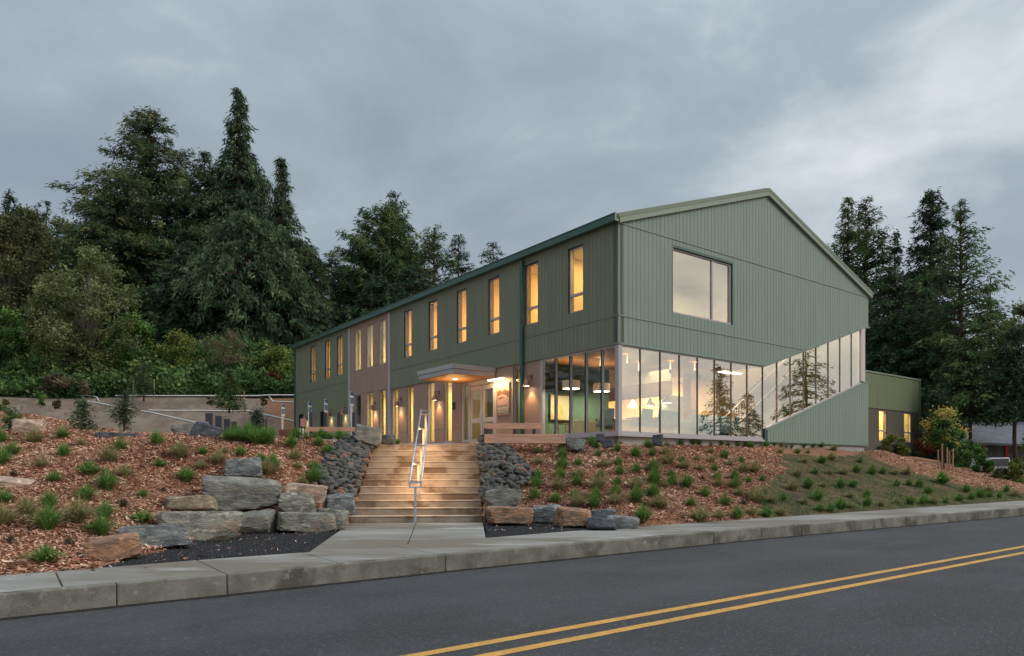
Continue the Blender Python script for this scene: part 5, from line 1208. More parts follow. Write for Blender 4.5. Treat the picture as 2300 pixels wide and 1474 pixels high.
def TR(fn, px, top, base, Y, halfpx, label, fm, **k):
    x = (px-CX)/F*Y; zb = H+(HY-base)/F*Y; zt = H+(HY-top)/F*Y
    return fn(x, Y, zb, zt-zb, halfpx/F*Y, label, fm, **k)
# left hillside
TR(conifer, 335, 254, 800, 72, 182, 'broad dark cedar with brownish sprays left of the tallest spire', F_cedarb, prof='broad', nb=520, dens=5.6, droop=.30, up=.35, seed=1, bark=M_bark, sp=.75, sw=.3, hang=.5)
TR(conifer, 262, 430, 810, 68, 110, 'lower lumpy cedar filling in left of the broad cedar', F_cedarb, prof='blob', nb=330, dens=5, seed=2, sp=.72, up=.3)
TR(conifer, 398, 350, 800, 74, 78, 'narrow cedar top between the broad cedar and the spire', F_cedar, prof='blob', nb=220, dens=5, seed=3, sp=.7, up=.3)
TR(conifer, 537, 200, 775, 76, 158, 'tallest spire topped cedar of the hillside with drooping sprays', F_spruce, prof='spire', nb=640, dens=5.4, droop=.62, up=.25, seed=4, bark=M_redbark, sp=.85, hang=1.3, lean=(.0, 0), trunk_r=.5)
TR(conifer, 460, 341, 790, 74, 92, 'drooping cedar tight against the left side of the tallest spire', F_spruce, prof='broad', nb=360, dens=5.4, droop=.6, up=.3, seed=5, sp=.8, hang=1.3)
TR(conifer, 632, 356, 770, 72, 108, 'drooping spruce with narrow tip right of the tallest spire', F_spruce, prof='spire', nb=420, dens=5.4, droop=.55, up=.25, seed=6, sp=.75, hang=1.2, bare=.10, trunk_r=.55, bark=M_redbark)
TR(conifer, 692, 560, 800, 70, 62, 'brownish drooping conifer just left of the building roof end', F_cedarb, prof='blob', nb=260, dens=5, droop=.5, seed=7, sp=.65, hang=1.1)
TR(conifer, 560, 480, 775, 66, 144, 'wide skirt of drooping cedar boughs below the tallest spire', F_spruce, prof='blob', nb=330, dens=5, droop=.75, up=.3, seed=8, sp=.8, hang=1.4, bare=.12, trunk_r=.6, bark=M_redbark)
TR(conifer, 410, 560, 830, 64, 75, 'dark green cedar low between broad cedar and drooping cedar', F_dark, prof='blob', nb=300, dens=5, seed=9, sp=.65)
TR(conifer, 20, 425, 860, 74, 60, 'dark fir at the far left edge reaching above the maple', F_dark, prof='cone', nb=260, dens=5, seed=10, sp=.7)
TR(broadleaf, 25, 470, 860, 64, 110, 'dark olive broadleaf tree at the left edge', F_olived, nclump=46, leaves=620, leaf=.30, seed=1, cr=.26)
TR(broadleaf, 55, 455, 800, 82, 80, 'dark olive wooded crown filling the far left skyline', F_olived, nclump=36, leaves=480, leaf=.34, seed=14)
TR(broadleaf, 100, 600, 860, 66, 70, 'dark olive broadleaf tree between left edge tree and pale olive tree', F_olived, nclump=30, leaves=520, leaf=.28, seed=2)
TR(broadleaf, 200, 548, 872, 56, 118, 'pale olive broadleaf tree with whitish branches left of the cedars', F_olive, nclump=58, leaves=520, leaf=.22, seed=3, cr=.20, zlo=.12, trunk_r=.14)
TR(broadleaf, 195, 520, 800, 76, 60, 'olive green distant tree crown above the pale olive tree', F_olived, nclump=26, leaves=400, leaf=.3, seed=4)
TR(broadleaf, 130, 478, 800, 110, 90, 'soft olive far hilltop trees left of the broad cedar', F_olived, nclump=34, leaves=420, leaf=.42, seed=5)
TR(conifer, 45, 457, 620, 112, 14, 'small distant conifer on the ridge, nearest the left edge', F_dark, nb=90, dens=3, seed=11, sp=.9, group='distant ridge conifers')
TR(conifer, 85, 458, 600, 112, 16, 'small distant conifer on the ridge, left one of the close pair', F_dark, nb=80, dens=3, seed=12, sp=.9, gap=.5, group='distant ridge conifers')
TR(conifer, 105, 455, 600, 112, 16, 'small distant conifer on the ridge, right one of the close pair', F_dark, nb=80, dens=3, seed=13, sp=.9, gap=.5, group='distant ridge conifers')
TR(broadleaf, 300, 700, 880, 58, 60, 'bright green shrub tree at the right foot of the pale olive tree', F_green, nclump=26, leaves=480, leaf=.22, seed=6, zlo=.05)
TR(broadleaf, 20, 690, 885, 58, 55, 'dark green bush low at the left edge above the bank', F_green, nclump=24, leaves=420, leaf=.24, seed=7, zlo=.05)
TR(broadleaf, 508, 742, 818, 55, 58, 'leafless brown twiggy shrub below the drooping boughs', F_brown, nclump=20, leaves=170, leaf=.13, seed=8, bark=M_palebark, nstem=3, zlo=.05, cr=.42)
TR(broadleaf, 400, 745, 850, 57, 55, 'yellow green shrub under the dark cedars', F_lime, nclump=22, leaves=260, leaf=.2, seed=9, nstem=3, zlo=.1)
TR(broadleaf, 622, 785, 850, 55, 48, 'yellow tinged shrub next to the building end', F_lime, nclump=22, leaves=300, leaf=.2, seed=10, nstem=3, zlo=.1)
TR(broadleaf, 520, 760, 870, 60, 120, 'mid green wide shrub bank below the cedars', F_green, nclump=40, leaves=420, leaf=.24, seed=12, nstem=3, zlo=.0, cr=.2)
TR(broadleaf, 612, 838, 885, 53, 22, 'dark red leaved shrub in the ivy', F_red, nclump=12, leaves=160, leaf=.16, seed=11, nstem=3, zlo=.1)
TR(broadleaf, 128, 838, 890, 52, 34, 'reddish brown fern patch at the foot of the left bank', F_brown, nclump=12, leaves=160, leaf=.22, seed=13, nstem=3, zlo=.1)
# middle, behind the roof
TR(conifer, 888, 433, 860, 80, 98, 'tall dark fir with flat topped tip behind the roof', F_dark, prof='cone', nb=300, dens=4.8, seed=20, sp=.8, gap=.35, up=.5, droop=.2)
TR(conifer, 868, 480, 880, 76, 106, 'bushy green conifer below the flat topped fir', F_fir, prof='blob', nb=420, dens=5, seed=21, sp=.8, up=.7, droop=.3)
TR(conifer, 812, 505, 860, 74, 55, 'dark rounded conifer left of the flat topped fir', F_dark, prof='blob', nb=230, dens=5, seed=22, sp=.65, up=.5)
TR(conifer, 975, 513, 860, 74, 55, 'green conifer with twin upright tips behind the roof', F_fir, prof='blob', nb=240, dens=5, seed=23, sp=.65, up=.7, gap=.2)
TR(conifer, 1030, 530, 860, 78, 44, 'dark blue green round topped conifer right of the twin tips', F_dark, prof='blob', nb=220, dens=5, seed=24, sp=.6, up=.3)
TR(conifer, 1107, 543, 840, 84, 45, 'small rounded conifer just above the roof line, rightmost of the middle group', F_dark, prof='blob', nb=200, dens=5, seed=25, sp=.6)
TR(conifer, 745, 575, 860, 82, 55, 'dark conifer in shade left of the middle group', F_dark, prof='blob', nb=260, dens=5, seed=26, sp=.7)
TR(conifer, 780, 600, 860, 78, 60, 'low dark conifer filling between hillside and middle group', F_dark, prof='blob', nb=260, dens=5, seed=27, sp=.7)
TR(conifer, 930, 600, 860, 70, 80, 'dark conifer mass directly above the roof', F_dark, prof='blob', nb=300, dens=5, seed=28, sp=.7)
TR(conifer, 850, 620, 860, 68, 70, 'lower green conifer mass above the tan bay', F_dark, prof='blob', nb=260, dens=5, seed=29, sp=.7)
# right
TR(conifer, 1905, 447, 1040, 62, 93, 'pointed fir just right of the gable peak slope', F_fir, prof='cone', nb=420, dens=5, seed=30, sp=.62, gap=.2, up=.5)
TR(conifer, 1945, 448, 1040, 64, 109, 'taller open fir beside the pointed fir behind the gable', F_fir, prof='broad', nb=460, dens=5, seed=31, sp=.62, gap=.3, up=.55, droop=.25)
TR(conifer, 2010, 520, 1040, 62, 60, 'slim ragged fir between the two right hand groups', F_dark, prof='cone', nb=260, dens=5, seed=32, sp=.6, gap=.25)
TR(conifer, 2090, 430, 1040, 60, 119, 'dense dark blue fir, tallest at the right', F_dark, prof='cone', nb=620, dens=5.2, seed=33, sp=.62, up=.4)
TR(conifer, 2157, 452, 1030, 50, 110, 'tall open fir with long bare trunk at the right', F_fir, prof='thin', nb=260, dens=5.0, seed=34, sp=.5, gap=.4, bare=.36, bark=M_bark, trunk_r=.27, up=.5, droop=.3)
TR(conifer, 1995, 600, 1040, 56, 110, 'broad dark fir behind the annex roof', F_dark, prof='blob', nb=340, dens=5.2, seed=35, sp=.6)
TR(conifer, 2060, 640, 1040, 54, 98, 'mid green fir below the dense blue fir', F_dark, prof='blob', nb=320, dens=5.2, seed=36, sp=.55)
TR(conifer, 2225, 640, 1020, 58, 87, 'mid green fir right of the bare trunk', F_fir, prof='cone', nb=300, dens=5, seed=37, sp=.6, up=.2)
TR(broadleaf, 2290, 662, 1030, 70, 58, 'pale green broadleaf tree at the right edge', F_olive, nclump=34, leaves=420, leaf=.28, seed=38)
TR(conifer, 2180, 760, 1020, 48, 80, 'low spreading fir boughs in front of the bare trunk', F_fir, prof='blob', nb=200, dens=5, seed=39, sp=.5, bare=.30, up=.2)
TR(conifer, 2280, 740, 1060, 46, 62, 'dark spreading fir overhanging the white truck', F_dark, prof='blob', nb=280, dens=5, seed=40, sp=.5, bare=.38)
TR(conifer, 2105, 880, 1045, 47, 42, 'dark undergrowth conifer behind the golden maple', F_dark, prof='blob', nb=220, dens=5, seed=41, sp=.45)
TR(conifer, 2350, 560, 1060, 60, 90, 'tall fir cut by the right edge', F_fir, prof='cone', nb=240, dens=4, seed=42, sp=.65)
TR(broadleaf, 2085, 960, 1040, 40, 26, 'dark red shrub between annex and golden maple', F_red, nclump=14, leaves=240, leaf=.12, seed=43, nstem=3, zlo=.1, limbs=False)
for i, (px, tp, bs, Y, hp, m, lb) in enumerate([(2170, 985, 1060, 38, 34, F_green, 'green shrub right of the maple stakes'), (2208, 1020, 1075, 36, 17, F_green, 'green shrub in front of the truck cab'), (2283, 1028, 1088, 33, 18, F_lime, 'upright yellow green shrub before the truck bed'),
                                               (2150, 1000, 1050, 40, 30, F_dark, 'dark shrub directly behind the maple stakes'), (2250, 1056, 1085, 34, 22, F_olived, 'low brownish shrub under the truck'), (2320, 960, 1090, 34, 22, F_lime, 'yellow green shrub at the right edge')]):
    TR(broadleaf, px, tp, bs, Y, hp, lb, m, nclump=16, leaves=300, leaf=.13, seed=50+i, nstem=3, zlo=.02, name='shrub', cat='shrub', group='shrubs along the right edge')
for i, (px, tp, bs, hp, lb) in enumerate([(1985, 988, 1018, 14, 'small yellow green bush left of the first annex window foot'), (2003, 976, 1020, 17, 'yellow green bush under the first annex window'), (2025, 985, 1024, 17, 'yellow green bush under the second annex window')]):
    TR(broadleaf, px, tp, bs, 35, hp, lb, F_lime, nclump=14, leaves=200, leaf=.11, seed=60+i, nstem=3, zlo=.02, name='shrub', cat='shrub', group='bushes in front of the annex')
# trees across the street that the glazing mirrors
for i, (x, y, h_, r0) in enumerate([(44, 25.5, 10.5, 2.6), (58, 34, 17, 4.2), (74, 29, 11, 4.6), (-52, 24, 20, 5), (-60, 38, 24, 6)]):
    conifer(x, y, -.2 if x > 0 else 4, h_, r0, ['small conifer down the street', 'pointed conifer down the street', 'wide conifer down the street', 'tall conifer on the left slope', 'tallest conifer on the left slope'][i]+' outside the picture', F_dark, nb=150, dens=4, seed=70+i, sp=.6, group='conifers outside the picture')
# young planted trees
TR(conifer, 323, 813, 892, 50, 22, 'young blue green spruce between two stakes at the ivy edge', F_spruce, nb=120, dens=9, seed=80, sp=.26, droop=.1, up=.3, group='young planted conifers', stick=False, hang=.3)
TR(conifer, 279, 878, 962, 24, 20, 'dense blue grey young spruce near the path', F_spruce, prof='thin', nb=130, dens=22, seed=81, sp=.14, droop=.0, up=.35, bare=.02, group='young planted conifers', hang=.2)
TR(conifer, 515, 832, 918, 44, 32, 'bushy olive young conifer on the bare bank', F_fir, nb=170, dens=9, seed=82, sp=.26, up=.3, droop=.15, group='young planted conifers', hang=.4)
TR(conifer, 187, 898, 968, 19.5, 24, 'sparse young spruce beside the grey green path edge', F_spruce, nb=90, dens=16, seed=83, sp=.15, up=.1, droop=.1, gap=.4, group='young planted conifers', hang=.3)
TR(conifer, 577, 922, 974, 32, 16, 'small dark young conifer left of the accessible signs', F_dark, nb=110, dens=12, seed=84, sp=.2, group='young planted conifers')
TR(conifer, 25, 920, 968, 20, 14, 'small olive young conifer behind the pinkish boulder', F_fir, nb=80, dens=14, seed=85, sp=.15, group='young planted conifers')
for i, (px, tp, bs, Y, hp, lb) in enumerate([(472, 888, 912, 45, 9, 'small grey green seedling on the bare bank'), (592, 890, 915, 44, 9, 'small seedling near the right end of the bare bank'), (92, 880, 918, 27, 12, 'small green sapling on top of the left mound'), (185, 855, 898, 30, 18, 'tan leaved sapling behind the sparse spruce'), (8, 895, 925, 27, 8, 'small sapling at the left edge of the mound'), (130, 900, 918, 28, 8, 'bare twiggy sapling on the mound')]):
    TR(broadleaf, px, tp, bs, Y, hp, lb, (F_olived, F_olived, F_green, F_brown, F_olive, F_brown)[i], nclump=8, leaves=60, leaf=.10, seed=90+i, nstem=3, name='sapling', group='saplings on the left slopes', limbs=True)
# golden young maple with its stakes
TR(broadleaf, 2116, 910, 1046, 32.5, 44, 'young maple turning gold over green beside the annex', F_gold, nclump=19, leaves=62, leaf=.13, seed=95, zlo=.36, cr=.30, name='maple_tree', trunk_r=.045, bark=M_bark, group='young maples')
TR(broadleaf, 2118, 938, 1046, 32.3, 34, 'lower green leaved maple in front of the gold one', F_green, nclump=22, leaves=210, leaf=.14, seed=96, zlo=.40, cr=.28, name='maple_tree', trunk_r=.04, bark=M_bark, group='young maples')
for i, (px, tp, bs, Y) in enumerate([(2108, 1010, 1036, 34.5), (2116, 996, 1054, 31.5), (2128, 1005, 1057, 31.3), (2133, 1005, 1040, 33.5), (2140, 1008, 1055, 31.4)]):
    stake(px, tp, bs, Y, ['leftmost', 'second from left', 'middle', 'fourth from left', 'rightmost'][i]+' wooden stake around the two young maples', .035)

# ivy and undergrowth covering the bank under the trees
g = np.random.default_rng(3); n = 95000
px = g.uniform(-250, 780, n); Y = 51.8+g.random(n)**1.1*14; x = (px-CX)/F*Y; u_, v_ = WL(x, Y); z = height(x, Y)
clump = .5+.5*np.sin(x*.9+Y*.5)*np.cos(Y*1.3-x*.35)+.35*np.sin(x*2.7)*np.sin(Y*2.9)
hh_ = g.random(n)*np.clip(.25+1.5*np.clip(clump, 0, 1.5), .1, 2.2); pz = z+hh_
p = np.stack([x, Y, pz], 1); d = unit(rand_unit(n, g)+np.array([0, -.5, .1])); L_ = g.uniform(.16, .42, n)
v, f = kites(p, d, unit(np.cross(d, rand_unit(n, g))), L_, L_*.6)
tint = np.clip(.25+.3*hh_/1.2+.16*g.normal(size=n)+.12*np.sin(x*.5+Y), 0, 1)
o = link('undergrowth', fast_mesh('undergrowth', v, f, tint), F_ivy); tag(o, 'tangled ivy and ferns covering the bank above the bare slope', 'undergrowth', kind='stuff')
# dark forest undergrowth further up and behind the annex
n = 42000; px = np.concatenate([g.uniform(-400, 1250, n//2), g.uniform(1900, 2500, n//2)]); Y = np.concatenate([g.uniform(62, 100, n//2), g.uniform(52, 75, n//2)]); x = (px-CX)/F*Y; z = height(x, Y)
p = np.stack([x, Y, z+g.random(n)**1.3*np.where(px < 1500, 5.5, 6.5)], 1); d = rand_unit(n, g); L_ = g.uniform(.4, 1.0, n)
v, f = kites(p, d, unit(np.cross(d, rand_unit(n, g))), L_, L_*.6)
o = link('undergrowth', fast_mesh('undergrowth', v, f, g.random(n)), F_dark); tag(o, 'dark forest undergrowth between the conifers', 'undergrowth', kind='stuff')

# ------------------------------------------------------------------ grass tufts
def tuft_mesh(seed, nbl, h, spread, w, ferny=False):
    g = np.random.default_rng(seed); az = g.uniform(0, 2*np.pi, nbl); lean = g.random(nbl)**.8*spread; hh = h*g.uniform(.6, 1.1, nbl)
    o = np.stack([np.cos(az), np.sin(az), 0*az], 1); lat = np.stack([-np.sin(az), np.cos(az), 0*az], 1); b = o*(g.random(nbl)*.05*h/.35)[:, None]
    V_ = []; ws = w*g.uniform(.7, 1.3, nbl)
    for k, t in enumerate((0, .4, .75, 1)):
        c = b+o*(lean*t**1.25)[:, None]; c = c+np.stack([0*az, 0*az, hh*(t-.66*t**2.6*(lean/spread))], 1); ww = (ws*(1, .95, .6, .08)[k])[:, None]
        V_ += [c-lat*ww, c+lat*ww]
    V_ = np.stack(V_, 1).reshape(-1, 3); base = np.arange(nbl)*8
    F_ = np.concatenate([np.stack([base+2*k, base+2*k+1, base+2*k+3, base+2*k+2], 1) for k in range(3)], 0)
    return fast_mesh('grass_tuft', V_, F_, np.tile(np.clip(g.normal(.5, .25, nbl), 0, 1), 3))
TM = []
for k in range(6): me = tuft_mesh(k, 430, .36, .31, .0034); me.materials.append(F_grass); TM.append(me)
for k in range(3): me = tuft_mesh(k+20, 400, .33, .34, .0030); me.materials.append(F_grassd); TM.append(me)
me = tuft_mesh(40, 130, .30, .34, .012); me.materials.append(F_grass); TM.append(me)
me = tuft_mesh(41, 60, .16, .14, .012); me.materials.append(F_brown); TM.append(me)
for k in range(6): me = tuft_mesh(k+60, 420, .33, .23, .0034); me.materials.append(F_grass); TM.append(me)
ORD = ['first', 'second', 'third', 'fourth', 'fifth', 'sixth', 'seventh', 'eighth', 'ninth', 'tenth', 'eleventh', 'twelfth', 'thirteenth', 'fourteenth', 'fifteenth', 'sixteenth', 'seventeenth', 'eighteenth', 'nineteenth', 'twentieth', 'twenty-first', 'twenty-second', 'twenty-third', 'twenty-fourth']
def tufts(lst, where, group, colw, start, y0=7, y1=34, dry=.25, size=1., refer='from the steps', rev=False, upright=False):
    """labels: column along the bank, then place up the slope"""
    cols = {}
    for it in lst:
        c = int(abs(it[0]-start)//colw); cols.setdefault(c, []).append(it)
    for ci, c in enumerate(sorted(cols)):
        for ri, it in enumerate(sorted(cols[c], key=lambda q: -q[1])):
            px, py = it[:2]; kd = it[2] if len(it) > 2 else None; s = it[3] if len(it) > 3 else 1.
            x, y, z = ground_hit(px, py, y0, y1); rr = random.Random(int(px*7+py)); 
            k = kd if kd is not None else (rr.randrange(6, 9) if rr.random() < dry else rr.randrange(6))
            if upright and k < 6: k += 11
            look = 'fern-like clump' if k == 9 else 'withered brown tuft' if k == 10 else 'dry olive grass tuft' if 6 <= k < 9 else 'green grass tuft'
            o = bpy.data.objects.new('grass_tuft', TM[k]); C.objects.link(o); o.location = (x, y, z-.01); o.rotation_euler = (0, 0, rr.uniform(0, 6.28)); q = size*.98*s*rr.uniform(.68, 1.28); o.scale = (q, q, q*rr.uniform(.85, 1.1))
            tag(o, f'{look} {where}, {ORD[min(ci, 23)]} column {refer}, {ORD[min(ri, 23)]} up', 'grass tuft', group)
def sc_(lst, ox, oy, s): return [((ox+a[0]/s), (oy+a[1]/s), *a[2:]) for a in lst]
left = sc_([(100, 505), (500, 512), (855, 560, 7), (945, 460), (1235, 418), (1420, 525), (1600, 498), (1260, 595, 9), (325, 600, 7), (700, 660, 9), (985, 680), (1580, 612, 8), (1720, 575), (1470, 705), (430, 715), (840, 772), (30, 880, None, 1.15), (680, 858), (390, 920), (830, 1000), (215, 985), (620, 1035), (380, 1095), (800, 1145), (350, 1350, 9, 1.15), (1120, 1035, 9, 1.1), (270, 405, 6, 1.2), (490, 372), (640, 428, 7), (1770, 492, None, .7), (1895, 508), (2050, 545, None, .6), (20, 1065, 7), (1290, 790, 10), (970, 908, 10), (1125, 840, None, .5), (90, 1192, 10, .9), (550, 1205, 10, .8), (110, 675, 10), (1115, 610, 10), (5, 400), (5, 575)], 0, 880, 3.51)
left += sc_([(1040, 355), (1290, 342), (1380, 420), (1080, 468), (870, 555), (830, 600, 7), (1250, 555), (1250, 680, None, 1.1), (785, 480, None, .6), (1100, 548, 8, .7), (470, 285, None, 1.1), (560, 300, None, 1.25), (640, 305, None, 1.15), (720, 325, None, 1.25), (820, 325, None, 1.15), (1150, 690, 6, .6)], 400, 920, 4.094)
tufts(left, 'on left mulch bank', 'grass tufts on the left mulch bank', 78, 830, 7, 19, size=1.12)
up = [(765+i*9, 984+r_(i, 2)) for i in range(0)]+[(590, 979), (608, 982), (665, 985), (688, 988), (705, 983), (722, 986), (741, 987), (762, 985), (778, 986), (530, 974), (560, 976), (893, 998, None, .6), (847, 996)]
tufts(up, 'along the path', 'grasses along the path edge', 30, 900, 18.6, 24, dry=.1, refer='left of the stairs')
right = sc_([(810, 300), (810, 425), (810, 590), (790, 690), (770, 832), (1090, 243), (1095, 362), (1090, 482), (1060, 605), (1040, 722), (1010, 862), (1270, 442), (1280, 572), (1260, 672), (1235, 805), (1260, 922, 7), (1480, 243), (1500, 335), (1560, 462), (1530, 592), (1505, 702), (1470, 825), (1455, 925), (1720, 283), (1730, 437), (1750, 552), (1720, 658), (1700, 793), (1700, 890, 7), (1930, 345), (1935, 525), (1940, 722), (1940, 855), (2020, 1125, None, 1.25), (2120, 333), (2130, 513, 6), (2150, 642), (2130, 795), (2190, 932, 6), (2070, 243), (1290, 290, 7)], 1050, 960, 5.11)
right += sc_([(75, 430), (165, 165), (175, 262), (180, 330), (175, 402), (205, 465, 6), (260, 215, 6), (275, 283), (280, 333), (340, 200), (350, 240), (365, 348), (390, 455, None, 1.2), (250, 158, 6), (440, 250), (440, 540, None, 1.3), (425, 195, None, .7), (470, 402, None, 1.1), (505, 205), (525, 252), (540, 303), (545, 343, 6), (550, 525, None, 1.2), (585, 452), (580, 178), (610, 222), (640, 303), (645, 353), (665, 397, 6), (655, 525, None, 1.2), (680, 205), (695, 262), (720, 320), (735, 505, None, 1.2), (750, 405), (755, 262), (800, 312), (810, 383, 6), (825, 515, None, 1.2), (850, 433, 7), (905, 503), (690, 445, 10), (770, 435, 7), (455, 300, 10, .7), (340, 520, 10, .8), (240, 345, 7, .6)], 1400, 960, 2.556)
tufts(right, 'on right mulch bank', 'grass tufts on the right mulch bank', 47, 1180, 12, 30, size=1.12, upright=True)
soil = sc_([(900, 150, 6), (1000, 283), (1040, 203), (1060, 353), (1100, 268), (1140, 207), (1185, 272, 7), (1195, 190), (1250, 348), (1265, 272), (1300, 405, 6), (1320, 345), (1340, 262), (1360, 203), (1400, 403), (1430, 273), (1490, 268), (1560, 270, 7), (1570, 338), (1640, 333), (1700, 343), (1750, 383), (1040, 443, 6), (1115, 418), (920, 423), (975, 363), (1150, 343, 6), (1190, 485), (1130, 485), (1300, 463, 7), (1400, 453), (1480, 453, 6), (1570, 443), (1650, 443), (1725, 443), (1850, 433), (1930, 425), (1970, 373), (2050, 403), (2100, 373), (2200, 373), (1630, 272), (1830, 325, 9, 1.4), (2100, 403), (2160, 405), (2250, 398), (1250, 470), (1780, 440), (2000, 415)], 1400, 960, 2.556)
tufts(soil, 'on soil bank', 'grass tufts on the right soil bank', 50, 1740, 16, 36, size=1.15, upright=True)
topr = sc_([(860, 108), (900, 113), (960, 113), (1000, 150), (1060, 150, 6), (1090, 115), (1140, 115), (1210, 132), (30, 98), (120, 100), (160, 125), (250, 115, 6), (330, 102), (400, 92), (430, 95), (500, 95, 7), (600, 100), (650, 105), (730, 118), (500, 150, 7), (560, 98), (700, 108), (930, 118), (820, 112), (1030, 118)], 1400, 960, 2.556)
topr += [(1392, 1000), (1330, 1003), (1310, 1000)]
tufts(topr, 'at gable foot', 'grasses along the foot of the gable', 36, 1300, 18, 40, dry=.15, size=1.0, refer='right of the corner')

# short sparse grass over the soil bank
g = np.random.default_rng(9); n = 30000; px = g.uniform(1690, 2330, n); Y = g.uniform(16.0, 33, n); x = (px-CX)/F*Y
a_, n__ = x*RD[0]+Y*RD[1], x*RN[0]+Y*RN[1]; jt = hn(x, Y, 2.3)*.25
ok = (x > np.interp(Y, [12, 17, 19.5, 22, 25.5, 28, 30.5], [5.9, 5.9, 7.0, 8.6, 9.9, 13.5, 16.0])+jt) & (n__-inner_n(a_) > .05) & (Y < np.interp(x, [6, 14, 15.5, 17, 19, 22, 26, 40], [40, 40, 28.4, 27.8, 27.4, 28.3, 30, 32])+jt) & (g.random(n) < np.clip(.35+.9*hn(x*1.3, Y*1.3, 1.1)+.9*np.exp(-(n__-inner_n(a_))/1.2), .12, 1))
x, Y = x[ok], Y[ok]; n = len(x); u_, v_ = WL(x, Y); k_ = ~((u_ > -.1) & (v_ > -.1)); x, Y = x[k_], Y[k_]; n = len(x); z = height(x, Y)
p = np.stack([x, Y, z], 1); d = unit(np.stack([g.normal(0, .5, n), g.normal(0, .5, n), np.ones(n)], 1)); L_ = g.uniform(.04, .13, n)
v, f = kites(p, d, unit(np.cross(d, rand_unit(n, g))), L_, np.full(n, .014))
tag(link('short_grass', fast_mesh('short_grass', v, f, np.clip(g.normal(.35, .3, n), 0, 1)), F_grass), 'thin olive grass sprouting over the bare soil bank', 'grass', kind='stuff')

# ------------------------------------------------------------------ wood chips on the banks and small black stones on the gravel
def chips(name, px0, px1, Y0, Y1, n, cond, lab, seed, fl=.05):
    g = np.random.default_rng(seed); px = g.uniform(px0, px1, n); Y = Y0+(Y1-Y0)*g.random(n)**1.0; x = (px-CX)/F*Y
    a_, nn = x*RD[0]+Y*RD[1], x*RN[0]+Y*RN[1]; dn = nn-inner_n(a_); u_, v_ = WL(x, Y)
    s = (x-SB[0])*SD[0]+(Y-SB[1])*SD[1]; w = (x-SB[0])*SPp[0]+(Y-SB[1])*SPp[1]
    ok = ((dn > -.02) | ((dn > -.45) & (g.random(n) < .05*np.exp(dn*7)))) & ~((np.abs(w) < HW+.05) & (s > -.8)) & ~((u_ > -.05) & (v_ > -.05)) & (~in_gravel(x, Y, hn(x, Y, 2.3)*.25) | (g.random(n) < .012)) & cond(x, Y, px)
    x, Y, dn = x[ok], Y[ok], dn[ok]; n = len(x); z = np.where(dn < 0, SWZ+.003, height(x, Y))
    az = g.uniform(0, 6.28, n); tl = g.normal(0, .38, n)*np.where(dn < 0, .1, 1); d = np.stack([np.cos(az)*np.cos(tl), np.sin(az)*np.cos(tl), np.sin(tl)], 1)
    sd = unit(np.stack([-np.sin(az), np.cos(az), g.normal(0, .5, n)], 1)); L_ = np.clip(g.lognormal(-3.30, .42, n), .018, .12)*(1+.02*(Y-10)); W_ = L_*g.uniform(.22, .5, n)
    p = np.stack([x, Y, z+g.random(n)*np.where(dn < 0, .004, .035)+.004], 1)-d*L_[:, None]*.5; W_ = W_[:, None]; Ln = L_[:, None]
    q = np.stack([p-sd*W_*.5, p+sd*W_*.4, p+d*Ln+sd*W_*.5, p+d*Ln-sd*W_*.4], 1).reshape(-1, 3)
    big_ = .20*hn(x*.55, Y*.55, 1.0)-.03
    me = fast_mesh(name, q, np.arange(len(q)).reshape(-1, 4), np.clip(g.beta(2.0, 2.0, n)+big_, 0, 1)); tag(link(name, me, M_chip), lab, 'wood chips', kind='stuff')
notpath = lambda x, Y, px: Y < np.interp(px, [-500, 108, 484, 730, 840], [17.9, 18.0, 18.4, 18.9, 19.1])
chips('wood_chips', -90, 860, 7.6, 19.2, 150000, notpath, 'orange brown wood chips spread over the left bank', 21)
chips('wood_chips', -250, 330, 20.6, 27, 26000, lambda x, Y, px: (px < 260) | (Y < 24), 'orange brown wood chips on the far left mound', 22)
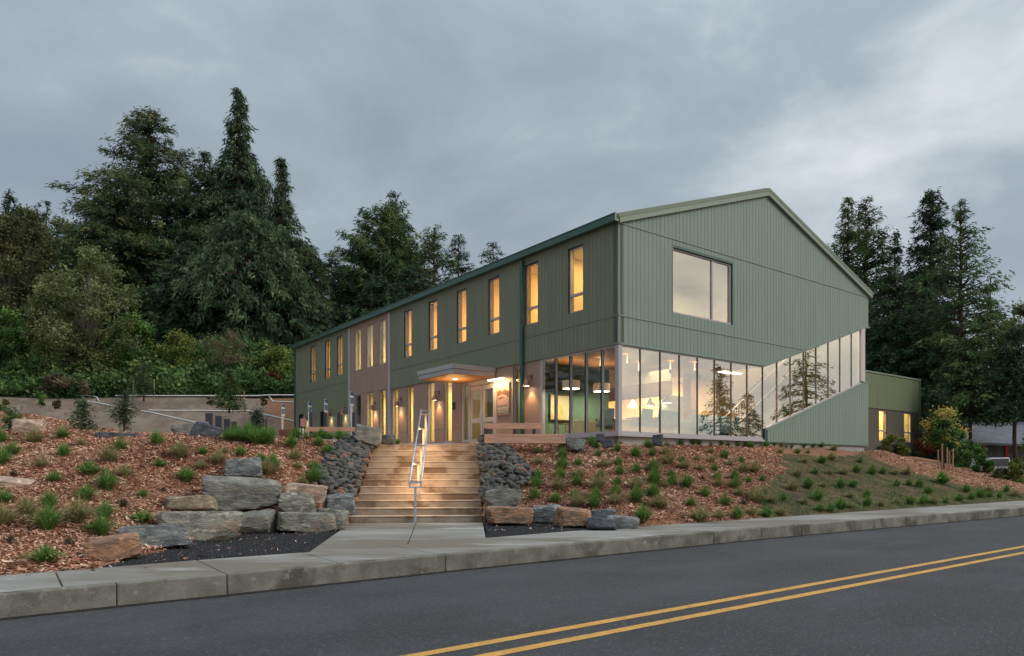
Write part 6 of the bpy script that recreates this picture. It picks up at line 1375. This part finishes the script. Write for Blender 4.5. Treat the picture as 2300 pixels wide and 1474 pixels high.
soil_line = lambda x, Y: np.interp(Y, [12, 17, 19.5, 22, 25.5, 28, 30.5], [5.9, 5.9, 7.0, 8.6, 9.9, 13.5, 16.0])
chips('wood_chips', 1085, 1760, 12.6, 27.5, 145000, lambda x, Y, px: (x < soil_line(x, Y)+hn(x, Y, 2.3)*.25) & (x > -.5), 'orange brown wood chips spread over the bank right of the stairs', 23)
chips('wood_chips', 1850, 2350, 26.5, 44, 42000, lambda x, Y, px: (Y > np.interp(x, [6, 14, 15.5, 17, 19, 22, 26, 40], [40, 40, 28.4, 27.8, 27.4, 28.3, 30, 32])), 'orange brown wood chips around the staked maples', 24)
g = np.random.default_rng(31); n = 60000; px = g.uniform(290, 1434, n); Y = g.uniform(8, 15.2, n); x = (px-CX)/F*Y; a_, nn = x*RD[0]+Y*RD[1], x*RN[0]+Y*RN[1]
s = (x-SB[0])*SD[0]+(Y-SB[1])*SD[1]; w = (x-SB[0])*SPp[0]+(Y-SB[1])*SPp[1]
flare = (w > -HW+np.clip(-s*.05, 0, .3)) & (w < HW+.02) & (s < 0)
ok = in_gravel(x, Y) & (nn-inner_n(a_) > .02) & ~flare & ~((np.abs(w) < HW) & (s > -.1)); x, Y = x[ok], Y[ok]; n = len(x); z = height(x, Y)+.004
r0 = g.uniform(.006, .016, n)[:, None]; c = np.stack([x, Y, z], 1); k0 = rand_unit(n, g)*r0; az = g.uniform(0, 6.28, n)
vv = [c+np.stack([np.cos(az+k*2.09), np.sin(az+k*2.09), 0*az], 1)*r0 for k in range(3)]+[c+np.stack([0*az, 0*az, np.ones(n)], 1)*r0*1.1+k0*.3]
q = np.stack(vv, 1).reshape(-1, 3); b0 = np.arange(n)*4; f = np.concatenate([np.stack([b0, b0+1, b0+3], 1), np.stack([b0+1, b0+2, b0+3], 1), np.stack([b0+2, b0, b0+3], 1)], 0)
tag(link('gravel_stones', fast_mesh('gravel_stones', q, f, np.tile(g.random(n), 3)), M_stone_small), 'fine black gravel stones beside the sidewalk', 'gravel', kind='stuff')
